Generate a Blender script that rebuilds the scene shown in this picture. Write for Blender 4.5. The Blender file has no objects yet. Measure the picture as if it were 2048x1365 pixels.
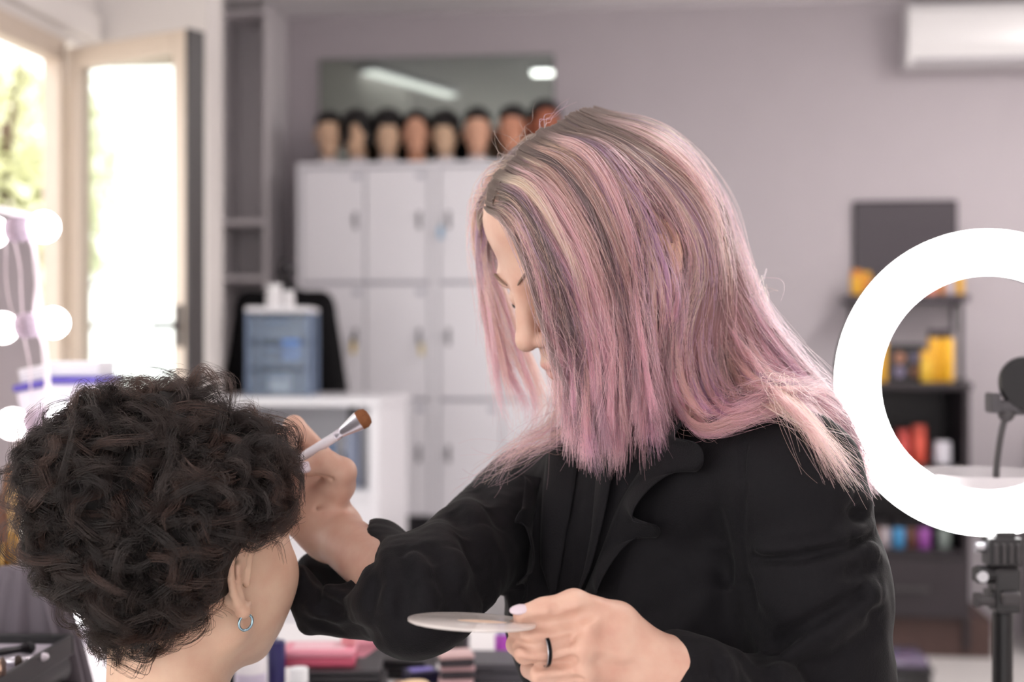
import bpy, bmesh, math, random
import numpy as np
from mathutils import Vector, Matrix
R = math.radians
random.seed(7)
rng = np.random.default_rng(7)
scene = bpy.context.scene
COL = scene.collection
FPX = 2048 * 50.0 / 36.0
CAMZ = 1.4

# ---------------------------------------------------------------- camera
cam_data = bpy.data.cameras.new('camera')
cam_data.lens = 50.0
cam_data.sensor_width = 36.0
cam_data.clip_start = 0.05
cam_data.dof.use_dof = True
cam_data.dof.focus_distance = 1.25
cam_data.dof.aperture_fstop = 3.8
cam = bpy.data.objects.new('camera', cam_data)
COL.objects.link(cam)
cam.location = (0, 0, CAMZ)
cam.rotation_euler = (R(90), 0, 0)
scene.camera = cam

# ---------------------------------------------------------------- daylight
world = bpy.data.worlds.new('daylight')
scene.world = world
world.use_nodes = True
wn = world.node_tree
wn.nodes.clear()
wo = wn.nodes.new('ShaderNodeOutputWorld')
wb = wn.nodes.new('ShaderNodeBackground')
wb.inputs[0].default_value = (1.0, 0.98, 0.97, 1)
wb.inputs[1].default_value = 3.2
wn.links.new(wb.outputs[0], wo.inputs[0])
scene.view_settings.view_transform = 'Standard'
scene.view_settings.look = 'None'
scene.view_settings.exposure = 0.12
scene.view_settings.gamma = 1.0
scene.view_settings.use_curve_mapping = False
scene.cycles.max_bounces = 8
scene.cycles.glossy_bounces = 3
scene.cycles.transmission_bounces = 7
scene.cycles.use_adaptive_sampling = True
scene.cycles.adaptive_threshold = 0.04
scene.cycles.diffuse_bounces = 3
scene.cycles.transparent_max_bounces = 12
scene.cycles.use_denoising = True
scene.cycles.sample_clamp_indirect = 6.0


# ---------------------------------------------------------------- helpers
def P(u, v, y):
    return Vector(((u - 1024.0) / FPX * y, y, CAMZ - (v - 682.5) / FPX * y))

def srgb(r, g=None, b=None):
    if g is None:
        r, g, b = (int(r[i:i + 2], 16) for i in (1, 3, 5))
    f = lambda c: (c / 255.0 / 12.92) if c <= 10.3 else (((c / 255.0) + 0.055) / 1.055) ** 2.4
    return (f(r), f(g), f(b), 1.0)

MATS = {}
def mat(name, col, rough=0.5, metal=0.0, var=0.06, scale=30.0, bump=0.0, emit=0.0, emit_col=None,
        transmission=0.0, ior=1.45, alpha=1.0, spec=0.5, sheen=0.0, sss=0.0, coat=0.0):
    if name in MATS:
        return MATS[name]
    m = bpy.data.materials.new(name)
    m.use_nodes = True
    nt = m.node_tree
    b = nt.nodes['Principled BSDF']
    if isinstance(col, str):
        col = srgb(col)
    tc = nt.nodes.new('ShaderNodeTexCoord')
    nz = nt.nodes.new('ShaderNodeTexNoise')
    nz.inputs['Scale'].default_value = scale
    nz.inputs['Detail'].default_value = 4
    nt.links.new(tc.outputs['Object'], nz.inputs['Vector'])
    mx = nt.nodes.new('ShaderNodeMix')
    mx.data_type = 'RGBA'
    mx.inputs[6].default_value = [c * (1 - var) for c in col[:3]] + [1]
    mx.inputs[7].default_value = [min(1, c * (1 + var)) for c in col[:3]] + [1]
    nt.links.new(nz.outputs['Fac'], mx.inputs[0])
    nt.links.new(mx.outputs[2], b.inputs['Base Color'])
    b.inputs['Roughness'].default_value = rough
    b.inputs['Metallic'].default_value = metal
    b.inputs['IOR'].default_value = ior
    b.inputs['Specular IOR Level'].default_value = spec
    b.inputs['Transmission Weight'].default_value = transmission
    b.inputs['Alpha'].default_value = alpha
    b.inputs['Sheen Weight'].default_value = sheen
    b.inputs['Coat Weight'].default_value = coat
    if sss:
        b.inputs['Subsurface Weight'].default_value = sss
        b.inputs['Subsurface Radius'].default_value = (1.0, 0.35, 0.2)
        b.inputs['Subsurface Scale'].default_value = 0.006
    if emit:
        b.inputs['Emission Color'].default_value = emit_col or (1, 1, 1, 1)
        b.inputs['Emission Strength'].default_value = emit
    if bump:
        bp = nt.nodes.new('ShaderNodeBump')
        bp.inputs['Strength'].default_value = bump
        bp.inputs['Distance'].default_value = 0.002
        nt.links.new(nz.outputs['Fac'], bp.inputs['Height'])
        nt.links.new(bp.outputs['Normal'], b.inputs['Normal'])
    MATS[name] = m
    return m

def tag(o, label=None, cat=None, group=None, kind=None):
    if label: o['label'] = label
    if cat: o['category'] = cat
    if group: o['group'] = group
    if kind: o['kind'] = kind
    return o

def link(name, me, material=None, parent=None, loc=None, rot=None, smooth=None):
    o = bpy.data.objects.new(name, me)
    COL.objects.link(o)
    if material is not None:
        me.materials.append(material)
    if parent is not None:
        o.parent = parent
    if loc is not None: o.location = loc
    if rot is not None: o.rotation_euler = rot
    return o

def build(name, bm, material=None, parent=None, loc=None, rot=None, smooth=0):
    bmesh.ops.recalc_face_normals(bm, faces=bm.faces[:])
    me = bpy.data.meshes.new(name)
    bm.to_mesh(me)
    bm.free()
    if smooth:
        me.polygons.foreach_set('use_smooth', [True] * len(me.polygons))
        if smooth < 180:
            me.set_sharp_from_angle(angle=R(smooth))
    return link(name, me, material, parent, loc, rot)

def empty(name, loc=(0, 0, 0), rz=0.0, rot=None):
    o = bpy.data.objects.new(name, None)
    o.empty_display_size = 0.05
    COL.objects.link(o)
    o.location = loc
    o.rotation_euler = rot if rot is not None else (0, 0, rz)
    return o

def nb():
    return bmesh.new()

def box(bm, c, s, bev=0.0, seg=2, m=None):
    r = bmesh.ops.create_cube(bm, size=1.0)
    vs = r['verts']
    bmesh.ops.scale(bm, vec=s, verts=vs)
    if bev:
        es = list({e for v in vs for e in v.link_edges})
        rr = bmesh.ops.bevel(bm, geom=es, offset=bev, segments=seg, affect='EDGES', profile=0.5)
        vs = [v for v in rr['verts']]
        vs = list({v for f in rr['faces'] for v in f.verts} | {v for v in vs if v.is_valid})
        # whole island
        isl, st = set(vs), list(vs)
        while st:
            v = st.pop()
            for e in v.link_edges:
                w = e.other_vert(v)
                if w not in isl:
                    isl.add(w); st.append(w)
        vs = list(isl)
    if m is not None:
        bmesh.ops.transform(bm, matrix=m, verts=vs)
    bmesh.ops.translate(bm, vec=c, verts=vs)
    return vs

def lathe(bm, prof, seg=24, m=None, c=(0, 0, 0)):
    """revolve (r, z) profile about z"""
    rings = []
    for r, z in prof:
        if r < 1e-6:
            rings.append([bm.verts.new((0, 0, z))])
        else:
            rings.append([bm.verts.new((r * math.cos(2 * math.pi * i / seg), r * math.sin(2 * math.pi * i / seg), z)) for i in range(seg)])
    for a, b in zip(rings, rings[1:]):
        for i in range(seg):
            j = (i + 1) % seg
            if len(a) == 1 and len(b) == 1: continue
            if len(a) == 1: bm.faces.new((a[0], b[j], b[i]))
            elif len(b) == 1: bm.faces.new((a[i], a[j], b[0]))
            else: bm.faces.new((a[i], a[j], b[j], b[i]))
    vs = [v for r in rings for v in r]
    if m is not None: bmesh.ops.transform(bm, matrix=m, verts=vs)
    bmesh.ops.translate(bm, vec=c, verts=vs)
    return vs

def cyl(bm, a, b, r, r2=None, seg=16, cap=True):
    a, b = Vector(a), Vector(b)
    d = b - a
    q = d.to_track_quat('Z', 'Y').to_matrix().to_4x4()
    r2 = r if r2 is None else r2
    prof = [(r, 0), (r2, d.length)]
    if cap: prof = [(0, 0)] + prof + [(0, d.length)]
    return lathe(bm, prof, seg, q, a)

def tube(bm, pts, r, seg=8, sub=6):
    pts = smooth_path([Vector(p) for p in pts], sub) if sub else [Vector(p) for p in pts]
    n = len(pts)
    rs = r if isinstance(r, (list, tuple)) else [r] * n
    if len(rs) != n:
        rs = [float(q) for q in np.interp(np.linspace(0, 1, n), np.linspace(0, 1, len(rs)), rs)]
    up = Vector((0.13, 0.31, 0.94)).normalized()
    rings = []
    for i, p in enumerate(pts):
        t = (pts[min(i + 1, n - 1)] - pts[max(i - 1, 0)]).normalized()
        x = t.cross(up)
        if x.length < 1e-3: x = t.cross(Vector((1, 0, 0)))
        x.normalize(); y = t.cross(x)
        up = x.cross(t) if False else up
        rings.append([bm.verts.new(p + rs[i] * (math.cos(2 * math.pi * k / seg) * x + math.sin(2 * math.pi * k / seg) * y)) for k in range(seg)])
    for a, b in zip(rings, rings[1:]):
        for k in range(seg):
            j = (k + 1) % seg
            bm.faces.new((a[k], a[j], b[j], b[k]))
    bm.faces.new(rings[0]); bm.faces.new(rings[-1][::-1])

def smooth_path(pts, sub=6):
    out = []
    n = len(pts)
    for i in range(n - 1):
        p0, p1, p2, p3 = pts[max(i - 1, 0)], pts[i], pts[i + 1], pts[min(i + 2, n - 1)]
        for k in range(sub):
            t = k / sub
            out.append(0.5 * ((2 * p1) + (p2 - p0) * t + (2 * p0 - 5 * p1 + 4 * p2 - p3) * t * t + (3 * p1 - p0 - 3 * p2 + p3) * t ** 3))
    out.append(pts[-1])
    return out

def part(name, material, parent, fn, smooth=0, **kw):
    bm = nb()
    fn(bm)
    return build(name, bm, material, parent, smooth=smooth, **kw)

def copy_tree(o, parent=None):
    c = o.copy()
    COL.objects.link(c)
    c.parent = parent
    for ch in o.children:
        copy_tree(ch, c)
    return c

# the room is turned a little against the camera: room coordinates have their origin where the back wall crosses x = 0
RO = Vector((0, 7.05, 0))
RZ = R(-6.84)
RM = Matrix.Translation(RO) @ Matrix.Rotation(RZ, 4, 'Z')
RMI = RM.inverted()
def room(u, v, y):
    """photo pixel at depth y, in room coordinates"""
    return RMI @ P(u, v, y)
def room_d(u, v, d):
    """photo pixel on the plane d in front of the back wall, in room coordinates"""
    o = RMI @ Vector((0, 0, CAMZ)); q = RMI @ P(u, v, 1.0)
    t = (-d - o.y) / (q.y - o.y)
    return o + (q - o) * t
# ================================================================ soft-body modelling: smooth unions of tapered limbs, meshed as one continuous surface
import openvdb as vdb

class Body:
    def __init__(self):
        self.prims = []      # (fn, centre, radius, k, op)
    def limb(self, a, b, r1, r2=None, k=.01, op='+'):
        a = np.array(a, float); b = np.array(b, float); r2 = r1 if r2 is None else r2
        ba = b - a; bb = max(float(ba @ ba), 1e-12)
        def f(p):
            pa = p - a
            h = np.clip((pa @ ba) / bb, 0, 1)
            return np.sqrt(((pa - h[:, None] * ba) ** 2).sum(1)) - (r1 + (r2 - r1) * h)
        self.prims.append((f, (a + b) / 2, math.sqrt(bb) / 2 + max(r1, r2), k, op)); return self
    def chain(self, pts, rs, k=.006):
        for i in range(len(pts) - 1):
            self.limb(pts[i], pts[i + 1], rs[i], rs[i + 1], k)
        return self
    def ell(self, c, rad, ax=None, k=.01, op='+'):
        c = np.array(c, float); rad = np.array(rad, float)
        A = np.eye(3) if ax is None else np.array([list(a) for a in ax], float)
        def f(p):
            q = (p - c) @ A.T
            k0 = np.sqrt(((q / rad) ** 2).sum(1)) + 1e-9
            k1 = np.sqrt(((q / rad ** 2) ** 2).sum(1)) + 1e-9
            return k0 * (k0 - 1.0) / k1
        self.prims.append((f, c, float(rad.max()), k, op)); return self
    def custom(self, f, c, r, k, op='+'):
        self.prims.append((f, np.array(c, float), r, k, op)); return self
    def eval(self, p, c=None, rad=0.0):
        d = None
        for f, pc, pr, k, op in self.prims:
            if c is not None and np.linalg.norm(pc - c) > pr + rad + 2 * k + .03:
                continue
            x = f(p)
            if op == '+':
                if d is None: d = x; continue
                h = np.clip(.5 + .5 * (d - x) / k, 0, 1)
                d = d + (x - d) * h - k * h * (1 - h)
            elif op == '-':
                if d is None: continue
                h = np.clip(.5 - .5 * (d + x) / k, 0, 1)
                d = d + (-x - d) * h + k * h * (1 - h)
            elif op == 'd':          # displacement
                if d is not None: d = d + x
        return np.full(len(p), .1) if d is None else d
    def mesh(self, vox, lo=None, hi=None):
        lo_ = np.min([c - r for _, c, r, _, op in self.prims if op == '+'], 0) - .012
        hi_ = np.max([c + r for _, c, r, _, op in self.prims if op == '+'], 0) + .012
        if lo is not None: lo_ = np.maximum(lo_, lo)
        if hi is not None: hi_ = np.minimum(hi_, hi)
        B = 16
        n = np.ceil((hi_ - lo_) / (vox * B)).astype(int)
        g = vdb.FloatGrid(3 * vox)
        ii = np.stack(np.meshgrid(*[np.arange(k) for k in n], indexing='ij'), -1).reshape(-1, 3)
        ctr = lo_ + (ii + .5) * vox * B
        dc = self.eval(ctr)
        loc = np.stack(np.meshgrid(*[np.arange(B)] * 3, indexing='ij'), -1).reshape(-1, 3) * vox
        half = vox * B * .87
        for i, c, d in zip(ii, ctr, dc):
            o = lo_ + i * vox * B
            ijk = tuple(int(q) for q in i * B)
            if abs(d) < half * 1.7:
                a = self.eval(o + loc, c, half).astype(np.float32).reshape(B, B, B)
                a = np.clip(a, -3 * vox, 3 * vox)
                g.copyFromArray(a, ijk=ijk)
            elif d < 0:
                g.fill(ijk, tuple(q + B - 1 for q in ijk), -3 * vox, active=True)
        pts, quads = g.convertToQuads(isovalue=0.0)
        return np.asarray(pts, float) * vox + lo_, np.asarray(quads)

def mesh_from(name, v, q):
    me = bpy.data.meshes.new(name)
    v = np.ascontiguousarray(v, np.float32); q = np.ascontiguousarray(q, np.int32)
    me.vertices.add(len(v)); me.vertices.foreach_set('co', v.ravel())
    me.loops.add(q.size); me.loops.foreach_set('vertex_index', q[:, ::-1].ravel())
    me.polygons.add(len(q)); me.polygons.foreach_set('loop_start', np.arange(0, q.size, q.shape[1], dtype=np.int32))
    me.polygons.foreach_set('use_smooth', np.ones(len(q), bool))
    me.update(); me.validate()
    return me

def soft(name, body, vox, material, parent=None, **kw):
    v, q = body.mesh(vox)
    me = mesh_from(name, v, q)
    return link(name, me, material, parent, **kw)

def vnoise(p, s, seed=0):
    """cheap smooth noise from sums of sines"""
    r = np.random.default_rng(seed)
    d = np.zeros(len(p))
    for k in range(6):
        w = r.normal(size=3); w *= s * (1 + .5 * k) / np.linalg.norm(w)
        d += np.sin(p @ w + r.uniform(0, 6.28)) / (1 + .5 * k)
    return d / 3.0

class Frame:
    """head frame: F forward, L left, U up"""
    def __init__(self, C, fwd_yaw, pitch, roll=0.0, s=1.0):
        fh = np.array([math.cos(fwd_yaw), math.sin(fwd_yaw), 0]); z = np.array([0, 0, 1.])
        self.F = math.cos(pitch) * fh - math.sin(pitch) * z
        U = math.sin(pitch) * fh + math.cos(pitch) * z
        L = np.cross(U, self.F)
        self.L = math.cos(roll) * L + math.sin(roll) * U
        self.U = -math.sin(roll) * L + math.cos(roll) * U
        self.C = np.array(C, float); self.s = s
    def __call__(self, f, l, u):
        return self.C + self.s * (f * self.F + l * self.L + u * self.U)
    def ax(self):
        return [self.F, self.L, self.U]
    def local(self, p):
        q = (np.asarray(p) - self.C) / self.s
        return np.stack([q @ self.F, q @ self.L, q @ self.U], -1)

def head_prims(b, h, ears=(1, -1), neck=None, brow=0.0, full=False, nr=1.0):
    s = h.s; ax = h.ax()
    E = lambda c, r, k=.012, op='+': b.ell(h(*c), np.array(r) * s, ax, k * s, op)
    Lm = lambda a, c, r1, r2, k=.008, op='+': b.limb(h(*a), h(*c), r1 * s, r2 * s, k * s, op)
    E((-.004, 0, .05), (.096, .074, .086))
    E((.034, 0, -.025) if not full else (.034, 0, -.018), (.060, .056, .086 if not full else .078), .02)
    for m in (1, -1):
        Lm((-.002, .052 * m, -.045), (.068, .016 * m, -.09) if not full else (.056, .018 * m, -.076), .017, .015, .025)
        E((.056, .041 * m, -.008), (.027, .022, .022), .02)
    E((.076, 0, -.093) if not full else (.062, 0, -.076), (.019, .02, .016), .015)
    Lm((.083, -.032, .037), (.083, .032, .037), .0135, .0135, .016)
    E((.078, 0, -.052), (.026, .034, .03), .016)
    if brow: E((.046, 0, .083), (.044 + brow, .058, .046), .02)
    if full:
        for m in (1, -1): E((.045, .034 * m, -.012), (.042, .034, .055), .02)
    for m in (1, -1):
        if full: continue
        E((.104, .033 * m, .016), (.014, .017, .0115), .012, '-')
        E((.0815, .032 * m, .0145), (.0125, .0145, .0125), .003)
    Lm((.092, 0, .028), (.110, 0, -.012), .0075, .0095, .012)
    E((.1125, 0, -.0185), (.0108, .0105, .0095), .008)
    for m in (1, -1):
        E((.1005, .0125 * m, -.0235), (.010, .0068, .0075), .006)
        E((.105, .006 * m, -.0315), (.005, .003, .004), .003, '-')
    E((.0985, 0, -.0505), (.0095, .023, .0062), .005)
    E((.0965, 0, -.0615), (.0105, .020, .0072), .005)
    Lm((.110, -.02, -.0558), (.110, .02, -.0558), .0016, .0016, .003, '-')
    for m in ears:
        def e(f, u, o=0.0):
            return h(-.010 + f, m * (.0705 + .0085 - .34 * f + o), .004 + u)
        hx = [(.010, .004), (.013, .016), (.009, .027), (-.001, .0325), (-.013, .031), (-.0205, .021), (-.022, .007), (-.018, -.008), (-.0115, -.019), (-.003, -.0275)]
        rr = [.0028, .0034, .0036, .0037, .0038, .0038, .0037, .0036, .004, .0062]
        b.chain([e(*q) for q in hx], [r * s for r in rr], .002 * s)
        b.limb(e(-.003, -.0275), e(.005, -.024), .0062 * s, .0045 * s, .004 * s)
        b.limb(e(-.002, .020, -.006), e(-.008, -.016, -.006), .010 * s, .009 * s, .004 * s)
        b.chain([e(.001, .022, .0), e(-.010, .014, .001), (e(-.0125, .001, .001)), e(-.0085, -.013, 0)], [.0028 * s, .003 * s, .003 * s, .0028 * s], .003 * s)
        b.ell(e(.0015, -.002, .004), np.array([.008, .0065, .0115]) * s, ax, .003 * s, '-')
        b.limb(e(.0095, -.001, -.003), e(.0095, -.007, -.003), .0042 * s, .0036 * s, .004 * s)
    if neck is not None:
        b.limb(h(-.028, 0, -.03), neck, .052 * s * nr, .055 * s * nr, .03)
        if not full: b.limb(h(.02, 0, -.085), np.array(neck) + .03 * h.F * np.array([1, 1, 0]), .03 * s * nr, .04 * s * nr, .03)

# ---------------------------------------------------------------- hair strands
def hair_curves(name, paths, radii, cols, material, parent=None):
    """paths (n, k, 3); radii (n, k) ; cols (n, k, 3)"""
    n, k, _ = paths.shape
    hc = bpy.data.hair_curves.new(name)
    hc.add_curves([k] * n)
    hc.attributes['position'].data.foreach_set('vector', np.ascontiguousarray(paths, np.float32).ravel())
    a = hc.attributes.get('radius') or hc.attributes.new('radius', 'FLOAT', 'POINT')
    a.data.foreach_set('value', np.ascontiguousarray(radii, np.float32).ravel())
    c = hc.attributes.new('tint', 'FLOAT_COLOR', 'POINT')
    c.data.foreach_set('color', np.concatenate([cols, np.ones((n, k, 1))], -1).astype(np.float32).ravel())
    hc.materials.append(material)
    o = bpy.data.objects.new(name, hc)
    COL.objects.link(o)
    if parent is not None: o.parent = parent
    return o

def hair_mat(name, rough=0.35, spec=0.5):
    m = bpy.data.materials.new(name)
    m.use_nodes = True
    nt = m.node_tree
    b = nt.nodes['Principled BSDF']
    a = nt.nodes.new('ShaderNodeAttribute'); a.attribute_name = 'tint'
    nt.links.new(a.outputs['Color'], b.inputs['Base Color'])
    b.inputs['Roughness'].default_value = rough
    b.inputs['Specular IOR Level'].default_value = spec
    return m

def catmull(ctrl, n):
    """ctrl (m,3) -> (n,3) evenly in parameter by arc length"""
    c = np.asarray(ctrl, float)
    pts = np.array([list(p) for p in smooth_path([Vector(p) for p in c], 10)])
    d = np.r_[0, np.cumsum(np.linalg.norm(np.diff(pts, axis=0), axis=1))]
    t = np.linspace(0, d[-1], n)
    return np.stack([np.interp(t, d, pts[:, i]) for i in range(3)], -1)
# ================================================================ the room
M_wall = mat('mauve_grey_wall_paint', srgb(178, 170, 176), 0.75, var=0.03, scale=6, bump=0.05)
M_wallw = mat('white_wall_paint', srgb(226, 220, 218), 0.7, var=0.02, scale=6, bump=0.05)
M_ceil = mat('ceiling_paint', srgb(238, 234, 237), 0.8, var=0.02, scale=5)
M_floor = mat('pale_floor_tile', srgb(205, 200, 200), 0.35, var=0.04, scale=3)
M_frame = mat('taupe_window_aluminium', srgb(206, 190, 176), 0.45, var=0.04, scale=20)
M_dark = mat('dark_grey_metal', srgb(62, 58, 60), 0.4, var=0.08)
M_black = mat('black_plastic', srgb(22, 20, 23), 0.4, var=0.1)
M_white = mat('white_laminate', srgb(232, 230, 236), 0.35, var=0.015, scale=8)
M_chrome = mat('brushed_metal', srgb(190, 190, 195), 0.25, 1.0, var=0.08)
M_glass = bpy.data.materials.new('window_glass')
M_glass.use_nodes = True
_nt = M_glass.node_tree
_nt.nodes.clear()
_o = _nt.nodes.new('ShaderNodeOutputMaterial'); _m = _nt.nodes.new('ShaderNodeMixShader')
_t = _nt.nodes.new('ShaderNodeBsdfTransparent'); _g = _nt.nodes.new('ShaderNodeBsdfGlossy')
_lw = _nt.nodes.new('ShaderNodeLayerWeight'); _lw.inputs[0].default_value = .5
_pw = _nt.nodes.new('ShaderNodeMath'); _pw.operation = 'POWER'; _pw.inputs[1].default_value = 4.0
_f = _nt.nodes.new('ShaderNodeMath'); _f.operation = 'MULTIPLY_ADD'; _f.inputs[1].default_value = .6; _f.inputs[2].default_value = .03
_nt.links.new(_lw.outputs['Facing'], _pw.inputs[0]); _nt.links.new(_pw.outputs[0], _f.inputs[0])
_g.inputs['Roughness'].default_value = 0.02
_t.inputs[0].default_value = (0.93, 0.95, 0.94, 1)
_nt.links.new(_f.outputs[0], _m.inputs[0]); _nt.links.new(_t.outputs[0], _m.inputs[1]); _nt.links.new(_g.outputs[0], _m.inputs[2])
_nt.links.new(_m.outputs[0], _o.inputs[0])

CH = 3.035          # ceiling height
LX = -1.305        # left wall
RX = 3.4           # right wall
BY = -10.5         # wall behind the photographer

def structure(name, fn, material, smooth=0, kind='structure'):
    bm = nb(); fn(bm)
    o = build(name, bm, material, smooth=smooth)
    o.matrix_world = RM
    if kind: o['kind'] = kind
    return o

def b2(bm, x0, x1, y0, y1, z0, z1, bev=0):
    box(bm, ((x0 + x1) / 2, (y0 + y1) / 2, (z0 + z1) / 2), (abs(x1 - x0), abs(y1 - y0), abs(z1 - z0)), bev)

structure('floor', lambda bm: b2(bm, LX - .3, RX + .2, BY - .2, .2, -.1, 0), M_floor)
structure('ceiling', lambda bm: b2(bm, LX - .2, RX + .2, BY - .2, .2, CH, CH + .1), M_ceil)
structure('wall_back', lambda bm: b2(bm, -1.6, RX + .2, 0, .2, 0, CH), M_wall)
structure('wall_right', lambda bm: b2(bm, RX, RX + .2, BY, 0, 0, CH), M_wallw)
# left wall with two window openings, then a stub that juts into the room, with a window of its own
STY = -1.98        # face of the stub wall
W1 = (-5.6, -2.26) # opening along y
W0 = (-9.6, -6.2)
WZ = (0.88, 2.43)
LT = .09           # thickness of the left wall
def _left(bm):
    b2(bm, LX - LT, LX, W1[0], STY + .18, 0, WZ[0]); b2(bm, LX - LT, LX, W1[0], STY + .18, WZ[1] + .02, CH)
    b2(bm, LX - LT, LX, W0[1], W1[0], 0, CH)
    b2(bm, LX - LT, LX, W0[0], W0[1], 0, .3); b2(bm, LX - LT, LX, W0[0], W0[1], 2.7, CH)
    b2(bm, LX - LT, LX, BY, W0[0], 0, CH)
structure('wall_left', _left, M_wallw)
SX1 = -.885
STZ = 2.46
def _stub(bm):
    b2(bm, LX + .001, SX1, STY, STY + .18, 0, WZ[0]); b2(bm, LX + .001, SX1, STY, STY + .18, STZ, CH)
    b2(bm, SX1 - .05, SX1, STY, STY + .18, WZ[0], STZ)
structure('wall_stub', _stub, M_wallw)
def _obl(bm):
    a, b = Vector((SX1 - .03, STY + .18, 0)), Vector((-1.56, 0.0, 0))
    d = b - a
    m = Matrix.Translation((a + b) / 2 + Vector((0, 0, CH / 2))) @ Matrix.Rotation(math.atan2(d.y, d.x), 4, 'Z')
    r = bmesh.ops.create_cube(bm, size=1.0, matrix=m @ Matrix.Diagonal((d.length, .06, CH, 1)))
structure('wall_oblique', _obl, M_wallw)
# wall behind the photographer: unseen, with wide open bays shaped to let in soft fill
def _front(bm):
    b2(bm, LX - .2, RX + .2, BY - .2, BY, 0, .25); b2(bm, LX - .2, RX + .2, BY - .2, BY, 2.75, CH)
    for x in (LX, 0.2, 1.8, RX):
        b2(bm, x - .08, x + .08, BY - .2, BY, .25, 2.75)
structure('wall_front', _front, M_wallw)

# ---- window in the left wall: frame, mullion, panes, and the casement standing open
win = empty('window_1'); win.matrix_world = RM
tag(win, kind='structure')
fw = .06
def _frm(bm):
    x0, x1 = LX - .055, LX + .012
    b2(bm, x0, x1, W1[0], W1[1], WZ[1] - fw, WZ[1] + .02, .004); b2(bm, x0, x1, W1[0], W1[1], WZ[0], WZ[0] + fw, .004)
    for y in (W1[0], -3.95, W1[1] - .05):
        b2(bm, x0, x1, y, y + .05, WZ[0], WZ[1], .004)
part('window_frame', M_frame, win, _frm)
part('pane', M_glass, win, lambda bm: b2(bm, LX - .03, LX - .024, W1[0] + .05, -3.95, WZ[0] + fw, WZ[1] - fw))
part('window_sill', M_white, win, lambda bm: b2(bm, LX - .1, LX + .14, W1[0] - .04, W1[1] + .04, WZ[0] - .035, WZ[0], .004))
part('lintel_trim', M_wallw, win, lambda bm: b2(bm, LX - .01, LX + .035, W1[0] - .1, W1[1] + .25, WZ[1] + .06, WZ[1] + .16, .004))
# open casement (one leaf), hinged at the far jamb
h0 = RMI @ Vector((-1.545, 5.0, 0)); h1 = RMI @ Vector((-1.052, 4.68, 0))
h0.z = h1.z = 0
dv = (h1 - h0); lw = dv.length; ang = math.atan2(dv.y, dv.x)
sash = empty('casement'); sash.parent = win
sash.location = (h0.x, h0.y, 0); sash.rotation_euler = (0, 0, ang)
sz0, sz1 = WZ[0] + .02, WZ[1] - .005
def _sash(bm):
    st = .062
    b2(bm, 0, st, -.03, .03, sz0, sz1, .006); b2(bm, lw - st, lw - .001, -.03, .03, sz0, sz1, .006)
    b2(bm, st, lw - st, -.03, .03, sz1 - .075, sz1, .006); b2(bm, st, lw - st, -.03, .03, sz0, sz0 + .075, .006)
part('sash_frame', M_frame, sash, _sash)
part('edge_strip', M_dark, sash, lambda bm: b2(bm, lw, lw + .012, -.031, .045, sz0, sz1, .003))
part('pane', M_glass, sash, lambda bm: b2(bm, .06, lw - .06, -.004, .004, sz0 + .07, sz1 - .07))
def _hd(bm):
    b2(bm, lw - .035, lw - .012, -.045, -.03, 1.38, 1.52, .004)
    cyl(bm, (lw - .024, -.03, 1.45), (lw - .024, -.075, 1.45), .009, seg=10)
    b2(bm, lw - .115, lw - .015, -.082, -.066, 1.44, 1.462, .006)
part('handle', M_dark, sash, _hd)
# window in the stub wall
win2 = empty('window_2'); win2.matrix_world = RM
tag(win2, kind='structure')
def _frm2(bm):
    for (x0, x1, z0, z1) in ((LX + .002, SX1 - .05, STZ - .03, STZ), (LX + .002, SX1 - .05, WZ[0], WZ[0] + .05), (SX1 - .075, SX1 - .05, WZ[0] + .05, STZ - .03)):
        b2(bm, x0, x1, STY + .06, STY + .12, z0, z1, .003)
part('window_frame', M_frame, win2, _frm2)
part('pane', M_glass, win2, lambda bm: b2(bm, LX - .06, SX1 - .075, STY + .088, STY + .094, WZ[0] + .05, STZ - .03))

# ---- outside: pale ground, a sunlit facade and a tree
M_out = mat('pale_render_facade', srgb(250, 243, 228), 0.8, var=0.05, scale=2)
structure('ground_outside', lambda bm: b2(bm, -30, LX - .21, -30, 20, -.25, -.15), mat('pale_paving', srgb(215, 210, 200), .9, scale=1))
fac = empty('facade'); fac.matrix_world = RM
tag(fac, 'pale sunlit house front seen through the open window', 'building')
part('wall', M_out, fac, lambda bm: b2(bm, -9.4, -9, -2, 14, -.15, 5.5))
for yy in (1.5, 5.0, 8.5):
    w_ = part('window', mat('facade_window', srgb(150, 150, 150), .3), fac, lambda bm: b2(bm, -9.0, -8.96, yy, yy + 1.1, 1.0, 2.6, .01))
    part('pane', mat('facade_pane', srgb(190, 195, 200), .1), w_, lambda bm: b2(bm, -8.96, -8.94, yy + .08, yy + 1.02, 1.08, 2.52))

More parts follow.
